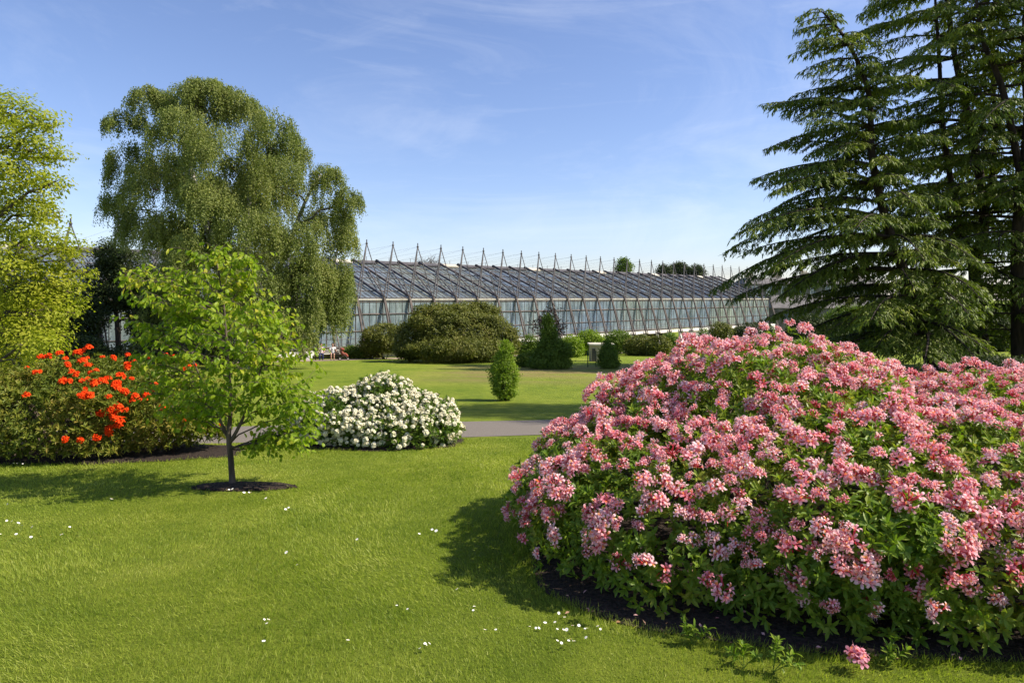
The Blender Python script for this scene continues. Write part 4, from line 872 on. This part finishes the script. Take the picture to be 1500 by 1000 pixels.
# ---------------------------------------------------------------- grass blades
def grass():
    P = []
    for y0 in np.arange(2.4, 11.6, .4):
        yc = y0+.2; hw = .80*yc+.4; dens = 24000/yc*(.9 if y0 > 7 else 1); n = int(2*hw*.4*dens); x = rng.uniform(-hw, hw, n); y = rng.uniform(y0, y0+.4, n); P.append(np.stack([x, y], -1))
    # sparse tall blades along the path verges
    P = np.concatenate(P); ok = ~in_bed(P[:, 0], P[:, 1], .985) & ~on_path(P[:, 0], P[:, 1]); P = P[ok]
    P = P[~((P[:, 0] > 1.0) & (P[:, 1] > 7.8))]
    n = len(P); X, Y = P[:, 0], P[:, 1]; P3 = np.stack([X, Y, gz(X, Y)], -1)
    tuft = noise3(P3*[1, 1, 0], 2.4, 31); t2 = noise3(P3*[1, 1, 0], .9, 33)
    lean = np.stack([np.sin(2.1*X+1.3*Y)+.7*t2, np.cos(1.7*Y-1.1*X)-.3, np.zeros(n)], -1)*.35
    D = nrm(UP+lean+rng.normal(size=(n, 3))*[.45, .45, .1]); h = (.027+.011*tuft)*rng.uniform(.6, 1.35, n); h = np.clip(h, .014, .08)
    h *= 1-.22*np.clip(t2, -1, 1); edge = in_bed(X, Y, 1.05); h[edge] *= rng.uniform(1.2, 2.3, edge.sum())
    Nn = nrm(rdir(n)*[1, 1, .3]); mb = MB(); mb.scatter(T_BLADE, P3, D, Nn, h, .0025*np.clip(Y/4.0, 1, 2.6)*rng.uniform(.7, 1.3, n))
    m = leaf_mat("grass_blade", [(0.09, 0.15, 0.014), (0.185, 0.245, 0.026), (0.285, 0.33, 0.046), (0.45, 0.45, 0.13)], .38, .5, 1.1, spec=.25)
    solo("lawn_grass", mb, m, "short mown green grass of the lawn", "grass", kind="stuff"); print("blades", n)
grass()

# ---------------------------------------------------------------- daisies
dz = [(x/2.027, 700+y/2.027) for x, y in [(22, 92), (20, 143), (35, 145), (55, 150), (65, 157), (95, 162), (0, 184), (18, 207), (48, 184), (60, 185), (92, 193), (120, 191), (183, 170), (183, 185), (207, 162), (333, 77), (680, 48), (690, 46), (725, 57), (740, 57), (790, 73), (848, 108), (865, 106), (857, 103), (850, 240), (882, 277), (967, 248), (1045, 225), (1040, 230), (1060, 200), (1245, 183), (1283, 170), (1295, 174), (1357, 352), (1178, 402), (1210, 413), (1408, 405), (1405, 417), (1440, 476), (1472, 476), (785, 445), (797, 445), (792, 457), (783, 511), (1033, 508), (928, 582), (1252, 508), (1265, 522), (1275, 518), (1247, 533), (1262, 519)]]
dz += [(740+x/3.333, 700+y/3.333) for x, y in [(262, 700), (290, 720), (243, 745), (195, 748), (120, 767), (150, 775), (165, 775), (255, 780), (285, 783), (300, 783), (330, 762), (360, 762), (390, 778), (400, 775), (452, 765), (465, 780), (255, 838), (275, 850), (310, 838), (335, 840), (320, 830), (395, 822)]]
dz += [(x/3, 480+y/3) for x, y in [(40, 610), (60, 612), (75, 612), (100, 614), (490, 773), (995, 733), (1003, 733), (1070, 743), (1100, 745), (1155, 545), (1168, 770)]]
mb = MB(); pv = []; 
for j in range(13):
    a = j*2*pi/13; r_ = np.array([cos(a), sin(a), 0]); s_ = np.array([-sin(a), cos(a), 0]); mb.add(np.array([r_*.002-s_*.001, r_*.002+s_*.001, r_*.0115+s_*.0024+UP*.001, r_*.0115-s_*.0024+UP*.001]), [0, 3, 2, 1], [4], None, 0)
mb.sphere((0, 0, .0008), (.0035, .0035, .002), 8, 5, 1); mb.tubes(np.array([[0, 0, -.05], [.002, 0, -.02], [0, 0, 0]]), .0009, 4, 2)
M_dp = noise_mat("daisy_white", (.78, .78, .74), (.85, .85, .82), 5, .6); M_dy = noise_mat("daisy_yellow", (.7, .45, .03), (.8, .55, .05), 5, .6); M_ds = noise_mat("daisy_stalk", (.08, .14, .02), (.12, .18, .03), 5, .6)
dme = mb.mesh("daisy", [M_dp, M_dy, M_ds])
for k, (x, y) in enumerate(dz):
    p = gp(x, y); o = bpy.data.objects.new("daisy", dme); col.objects.link(o); o.location = (p[0], p[1], p[2]+.052); s_ = rng.uniform(.7, 1.1); o.scale = (s_*(1.1 if p[1] > 5 else .8),)*3
    o.rotation_euler = (rng.normal(0, .3)+.35, rng.normal(0, .25), rng.uniform(0, 6)); props(o, "tiny white daisy with a yellow centre open in the short grass", "daisy", "white daisies scattered over the lawn")

# ---------------------------------------------------------------- small plants in the near bed
for px, py, h, lab in [(1132, 985, .16, "small leafy green seedling left of the fallen pink blossom at the bed edge"), (1300, 975, .11, "small pale green sprig in the soil right of the fallen pink blossom"), (1015, 945, .10, "short green seedling in the dark soil at the left of the bed"), (1090, 978, .12, "small leafy seedling between two others in the dark soil")]:
    b = gp(px, py); t = thing("seedling", lab, "plant", b, "small plants in the soil bed"); mb = MB(); sps = []
    lm = MB()
    for q in range(4):
        e = b+np.array([rng.normal(0, .05), rng.normal(0, .04), h*rng.uniform(.6, 1.1)]); c = curve(b, e, n=6, sag=.01); mb.tubes(c, .002, 4); P = c[2:]; whorls(lm, P, np.tile(nrm(e-b), (len(P), 1)), 4, .05, .018)
    part("stem", mb, M_ds, t); part("foliage", lm, L_pinkbush, t)
fb = flower_cluster(12, .055, .036, .022, (0.66, 0.12, 0.18), (0.86, 0.42, 0.50), (0.90, 0.34, 0.12), stamens=2)
b = gp(1256, 985)+np.array([0, 0, .06]); V_, l_, s_, c_ = mb_template(fb); m2 = MB(); m2.add(V_+b, l_, s_, c_)
solo("fallen_blossom", m2, M_pink, "single pink azalea blossom head lying low at the edge of the bed", "flower", loc=b, colors=True)

mb = MB(); n = 260; x = rng.uniform(.3, 3.6, n); y = rng.uniform(3.4, 5.2, n); k = in_bed(x, y, 1.05); x, y = x[k], y[k]; n = len(x)
P = np.stack([x, y, gz(x, y)+.03+.02*rng.random(n)], -1); cc = np.array([[*c, 1] for c in ((.62, .28, .26), (.5, .3, .2), (.75, .45, .42), (.34, .2, .1))])[rng.integers(0, 4, n)]
mb.scatter((T_LEAF[0], T_LEAF[1], np.ones((4, 4))), P, rdir(n)*[1, 1, .3], nrm(UP+rdir(n)*.5), rng.uniform(.02, .04, n), rng.uniform(.012, .02, n), tint=cc)
solo("fallen_petals", mb, M_pink, "faded petals and dead leaves scattered on the dark soil under the pink azalea", "petals", kind="stuff", colors=True)

# ---------------------------------------------------------------- wire fence and hut
fb_ = at(872, 537, 40); fz = float(gz(0, 40))
t = thing("wire_fence", "short dark green wire mesh fence in front of the beige hut", "fence", (fb_[0], 40, fz))
M_fence = noise_mat("green_paint", (.012, .05, .03), (.02, .07, .045), 4, .5)
x0, x1 = at(861, 0, 40)[0], at(885, 0, 40)[0]
for x in (x0, (x0+x1)/2, x1):
    mb = MB(); mb.tubes(np.array([[x, 40, fz-.1], [x, 40, fz+.95]]), .03, 6); part("post", mb, M_fence, t)
mb = MB()
for k in range(13): mb.tubes(np.array([[x0+(x1-x0)*k/12, 40, fz+.05], [x0+(x1-x0)*k/12, 40, fz+.88]]), .006, 3)
for k in range(9): mb.tubes(np.array([[x0, 40, fz+.05+k*.104], [x1, 40, fz+.05+k*.104]]), .006, 3)
part("mesh_panel", mb, M_fence, t)
hb_ = at(880, 520, 50); hz_ = float(gz(0, 50))
t = thing("garden_hut", "small beige hut with a pale flat roof beneath the greenhouse", "hut", (hb_[0], 50, hz_))
M_beige = noise_mat("beige_boards", (.40, .33, .23), (.50, .42, .30), 3, .8, .2, stretch=(4, 4, .4))
mb = MB(); mb.box((hb_[0], 50, hz_+.6), (.78, .7, .6)); part("wall", mb, M_beige, t)
mb = MB(); mb.box((hb_[0], 50, hz_+1.26), (.9, .8, .055)); part("roof", mb, M_cream, t)
mb = MB(); mb.box((hb_[0]-.6, 49.285, hz_+.5), (.12, .015, .48)); dd = part("door", mb, M_under, t)
mb = MB(); mb.sphere((hb_[0]-.54, 49.25, hz_+.6), .03); part("handle", mb, M_steel, dd)

# ---------------------------------------------------------------- stone house far right
hY = 165.; hx0, hx1 = at(1092, 0, hY)[0], at(1290, 0, hY)[0]
M_stone = noise_mat("grey_stone", (.10, .09, .08), (.19, .17, .15), 1.2, .9, .2); M_slate = noise_mat("slate_roof", (.10, .095, .095), (.17, .16, .155), 1.5, .8); M_pane = noise_mat("window_pane", (.10, .12, .15), (.22, .25, .3), .8, .15)
t = thing("stone_house", "long grey stone terrace with chimneys seen behind the cedar branches", "house", ((hx0+hx1)/2, hY, gz(0, hY)))
mb = MB(); mb.box(((hx0+hx1)/2, hY+5, -2.2), ((hx1-hx0)/2, 5, 5.7)); part("wall", mb, M_stone, t)
mb = MB(); a = [hx0-.3, hY-.3, 3.5]; cxm = hY+5
mb.add([[hx0-.3, hY-.3, 3.52], [hx1+.3, hY-.3, 3.52], [hx1+.3, hY+10.3, 3.52], [hx0-.3, hY+10.3, 3.52], [hx0+1.2, hY+3, 5.0], [hx1-1.2, hY+3, 5.0], [hx1-1.2, hY+7, 5.0], [hx0+1.2, hY+7, 5.0]], [0, 1, 5, 4, 1, 2, 6, 5, 2, 3, 7, 6, 3, 0, 4, 7, 4, 5, 6, 7, 3, 2, 1, 0], [4]*6); rf = part("roof", mb, M_slate, t)
for x in np.linspace(hx0+2.5, hx1-2.5, 5):
    mb = MB(); mb.box((x, hY+5, 5.7), (1.0, .5, .75)); 
    for q in (-.6, -.2, .2, .6): mb.tubes(np.array([[x+q, hY+5, 6.4], [x+q, hY+5, 6.95]]), .13, 6)
    part("chimney", mb, M_beige, rf)
M_wf = M_white
for k, x in enumerate(np.linspace(hx0+2.2, hx1-2.2, 9)):
    for z in (2.0, -1.6):
        mb = MB(); mb.box((x, hY-.02, z), (.68, .05, .95)); wdw = part("window", mb, M_wf, t)
        mb = MB()
        for sx_ in (-.31, .31):
            for sz_ in (-.43, .43): mb.box((x+sx_, hY-.075, z+sz_), (.26, .02, .38))
        part("pane", mb, M_pane, wdw)
# low pale roofed building
t = thing("outbuilding", "low grey roofed building behind the lower cedar branches right of the greenhouse", "building", (57, 125, gz(0, 125)))
mb = MB(); mb.box((57, 128, -4.6), (9, 3, 2.8)); part("wall", mb, M_stone, t)
mb = MB(); mb.add([[47.5, 124.8, -1.75], [66.5, 124.8, -1.75], [66.5, 131.2, -1.75], [47.5, 131.2, -1.75], [48.5, 128, .6], [65.5, 128, .6]], [0, 1, 5, 4, 1, 2, 5, 2, 3, 4, 5, 3, 0, 4, 3, 2, 1, 0], [4, 3, 4, 3, 4]); part("roof", mb, M_slate, t)
for x in (50, 54, 58, 62):
    mb = MB(); mb.box((x, 124.98, -3.6), (.6, .05, .8)); part("window", mb, M_pane, t)

# ---------------------------------------------------------------- people, bench, pushchair
def cloth(name, c): return noise_mat(name, tuple(q*.85 for q in c), c, 9, .85)
M_skin = noise_mat("skin", (.42, .25, .18), (.50, .31, .23), 6, .6); M_hair = noise_mat("dark_hair", (.012, .009, .008), (.03, .022, .018), 40, .7)
M_navy = cloth("navy_cloth", (.025, .035, .10)); M_pale = cloth("pale_pink_cloth", (.72, .60, .58)); M_tee = cloth("white_cloth", (.80, .80, .80)); M_dk = cloth("dark_cloth", (.02, .022, .04)); M_redc = cloth("red_cloth", (.26, .07, .045)); M_black = cloth("black_plastic", (.02, .02, .022))
def remesh(o, v=.014):
    m = o.modifiers.new("Remesh", 'REMESH'); m.mode = 'VOXEL'; m.voxel_size = v; m.use_smooth_shade = True
    s_ = o.modifiers.new("Smooth", 'SMOOTH'); s_.factor = .6; s_.iterations = 3
def person(label, loc, ang, top, legs, arms, longhair, short):
    loc = np.array(loc, float); t = thing("person", label, "person", loc, None)
    F = np.array([cos(ang), sin(ang), 0]); S_ = np.array([-sin(ang), cos(ang), 0])
    def W(f, s, z): return loc+F*f+S_*s+UP*z
    def limb(mb, pts, rs, k=10): mb.tubes(poly([W(*p) for p in pts], 4*len(pts)), np.interp(np.linspace(0, 1, 4*len(pts)), np.linspace(0, 1, len(rs)), rs), k)
    b = MB(); b.sphere(W(0.03, 0, 1.20), (.085, .085, .115), 14, 10); limb(b, [(0, 0, .98), (.01, 0, 1.13)], [.055, .05]); b.sphere(W(.115, 0, 1.185), .016, 6, 5); 
    for s in (-1, 1): b.sphere(W(.02, s*.082, 1.195), (.02, .012, .03), 6, 5)
    b.sphere(W(.10, 0, 1.145), (.03, .025, .012), 8, 5)
    limb(b, [(-.02, 0, .47), (-.03, 0, .70), (-.01, 0, .98)], [.14, .125, .12], 14); 
    for s in (-1, 1):
        A_ = arms[0] if s < 0 else arms[1]
        limb(b, [(0, s*.17, .95)]+[(f, s*q, z) for f, q, z in A_], [.045, .038, .026])
        f, q, z = A_[-1]
        b.sphere(W(f+.04, s*q, z), (.05, .035, .02), 8, 6)
        for kf in range(4): limb(b, [(f+.07, s*q+(kf-1.5)*.018, z), (f+.11, s*q+(kf-1.5)*.02, z-.005), (f+.135-.006*abs(kf-1.3), s*q+(kf-1.5)*.02, z-.025)], [.009, .008, .007], 6)
        limb(b, [(f+.03, s*(q-.03), z), (f+.07, s*(q-.06), z-.01)], [.011, .009], 6)
        limb(b, [(0, s*.09, .50), (.42, s*.11, .50), (.44, s*.11, .30), (.42, s*.11, .06)], [.085, .062, .052, .038]); limb(b, [(.40, s*.11, .05), (.55, s*.12, .03)], [.04, .03])
    o = part("body", b, M_skin, t, True); remesh(o)
    m = MB(); limb(m, [(-.02, 0, .50), (-.03, 0, .72), (-.01, 0, .93), (0, 0, 1.0)], [.158, .145, .145, .075], 14)
    for s in (-1, 1):
        A_ = arms[0] if s < 0 else arms[1]; e = np.array([0, s*.17, .95]); g_ = np.array([A_[0][0], s*A_[0][1], A_[0][2]]); limb(m, [(0, s*.08, .95), tuple(e), tuple(e+(g_-e)*.6)], [.07, .066, .056])
    remesh(part("shirt", m, top, t, True), .016)
    m = MB(); limb(m, [(-.02, 0, .44), (-.02, 0, .56)], [.16, .155], 14)
    for s in (-1, 1): limb(m, [(0, s*.09, .50), (.36, s*.11, .505)] if short else [(0, s*.09, .50), (.43, s*.11, .50), (.45, s*.11, .30), (.43, s*.11, .10)], [.10, .085] if short else [.10, .078, .066, .058])
    remesh(part("shorts" if short else "trousers", m, legs, t, True), .016)
    m = MB(); m.sphere(W(.0, 0, 1.235), (.098, .098, .105), 14, 10)
    if longhair: limb(m, [(-.06, 0, 1.25), (-.09, 0, 1.10), (-.09, 0, .98)], [.075, .07, .045])
    part("hair", m, M_hair, t, True)
    for s in (-1, 1):
        m = MB(); limb(m, [(.39, s*.11, .045), (.58, s*.12, .035)], [.052, .042]); part("shoe", m, M_dk, t, True)
Yp = 52.6; pz = float(gz(0, Yp)); xp1, xp2 = at(472, 0, Yp)[0], at(488, 0, Yp)[0]
ba = rad(-32)   # direction they face
fx, fy = cos(ba), sin(ba)
bc = np.array([(xp1+xp2)/2-.05, Yp, pz]); bs = np.array([-fy, fx, 0]); bf = np.array([fx, fy, 0])
# bench
lat = np.array([.97, .24, 0]); 
bf = np.array([.24*1.0, -.97, 0]); ang = math.atan2(bf[1], bf[0])
t = thing("park_bench", "dark wooden bench on the path on which the two people sit", "bench", bc, None)
def bx(c, h): m = MB(); m.box(c, h, np.array([lat, bf, UP])); return m
m = MB(); [m.box(bc+UP*.43+bf*k*.11, (.95, .045, .018), np.array([lat, bf, UP])) for k in (-1.5, -.5, .5, 1.5)]; M_wood = noise_mat("bench_wood", (.05, .035, .025), (.10, .07, .05), 8, .8, stretch=(1, 6, 6)); part("seat", m, M_wood, t)
m = MB(); [m.box(bc+UP*(.56+k*.13)-bf*(.26+.02*k), (.95, .016, .045), np.array([lat, bf, UP])) for k in range(3)]; part("backrest", m, M_wood, t)
for s in (-.85, .85):
    for d_ in (-.22, .2):
        m = MB(); m.box(bc+lat*s+bf*d_+UP*.205, (.03, .03, .205), np.array([lat, bf, UP])); part("leg", m, M_wood, t)
ps = [bc-lat*.42, bc+lat*.42]
person("seated person in a pale pink top and navy trousers on the bench", ps[0]-bf*.05-UP*.015, ang, M_pale, M_navy, [((.08, .23, .72), (.30, .14, .62)), ((.08, .23, .72), (.30, .12, .60))], True, False)
person("seated person in a white t-shirt and dark shorts beside the pushchair", ps[1]-bf*.05-UP*.015, ang, M_tee, M_dk, [((.08, .23, .72), (.32, .12, .60)), ((.10, .26, .75), (.36, .30, .72))], False, True)
# white bag
m = MB(); c = bc-lat*1.35+bf*.1; m.box(c+UP*.17, (.26, .14, .17), np.array([lat, bf, UP])); 
t = thing("white_bag", "white carrier bag standing on the ground at the left end of the bench", "bag", c); o = part("bag_body", m, M_tee, t); bv = o.modifiers.new("Bevel", 'BEVEL'); bv.width = .05; bv.segments = 2
m = MB(); m.tubes(poly([c+lat*-.12+UP*.33, c+lat*-.08+UP*.48, c+lat*.08+UP*.48, c+lat*.12+UP*.33], 12), .01, 5); part("handle", m, M_tee, t)
# pushchair
c = bc+lat*1.25+bf*.25; t = thing("pushchair", "red and black pushchair parked beside the person in white", "pushchair", c)
for s in (-.22, .22):
    for d_, r_ in ((-.28, .13), (.32, .10)):
        m = MB(); p = c+lat*d_*1+bf*s+UP*r_; a_ = np.linspace(0, 2*pi, 17); m.tubes(np.array([p+(lat*cos(q)+UP*sin(q))*(r_-.02) for q in a_]), .02, 6, cap=False); wh = part("wheel", m, M_black, t)
        m = MB(); m.tubes(np.array([p-bf*.02, p+bf*.02]), .05, 8); part("hub", m, M_white, wh)
m = MB()
for s in (-.2, .2):
    m.tubes(np.array([c+lat*.32+bf*s+UP*.1, c-lat*.1+bf*s+UP*.6, c-lat*.42+bf*s+UP*1.02]), .014, 6); m.tubes(np.array([c-lat*.28+bf*s+UP*.13, c+lat*.15+bf*s+UP*.5]), .014, 6)
m.tubes(np.array([c-lat*.42-bf*.2+UP*1.02, c-lat*.42+bf*.2+UP*1.02]), .016, 6); part("frame", m, M_steel, t)
m = MB(); m.tubes(poly([c-lat*.22+UP*.85, c-lat*.08+UP*.5, c+lat*.16+UP*.42, c+lat*.3+UP*.25], 12), np.interp(np.linspace(0, 1, 12), [0, .5, 1], [.09, .13, .08]), 8); part("seat", m, M_redc, t, True)
m = MB(); m.sphere(c-lat*.12+UP*.84, (.19, .17, .11), 12, 8); part("canopy", m, M_redc, t, True)
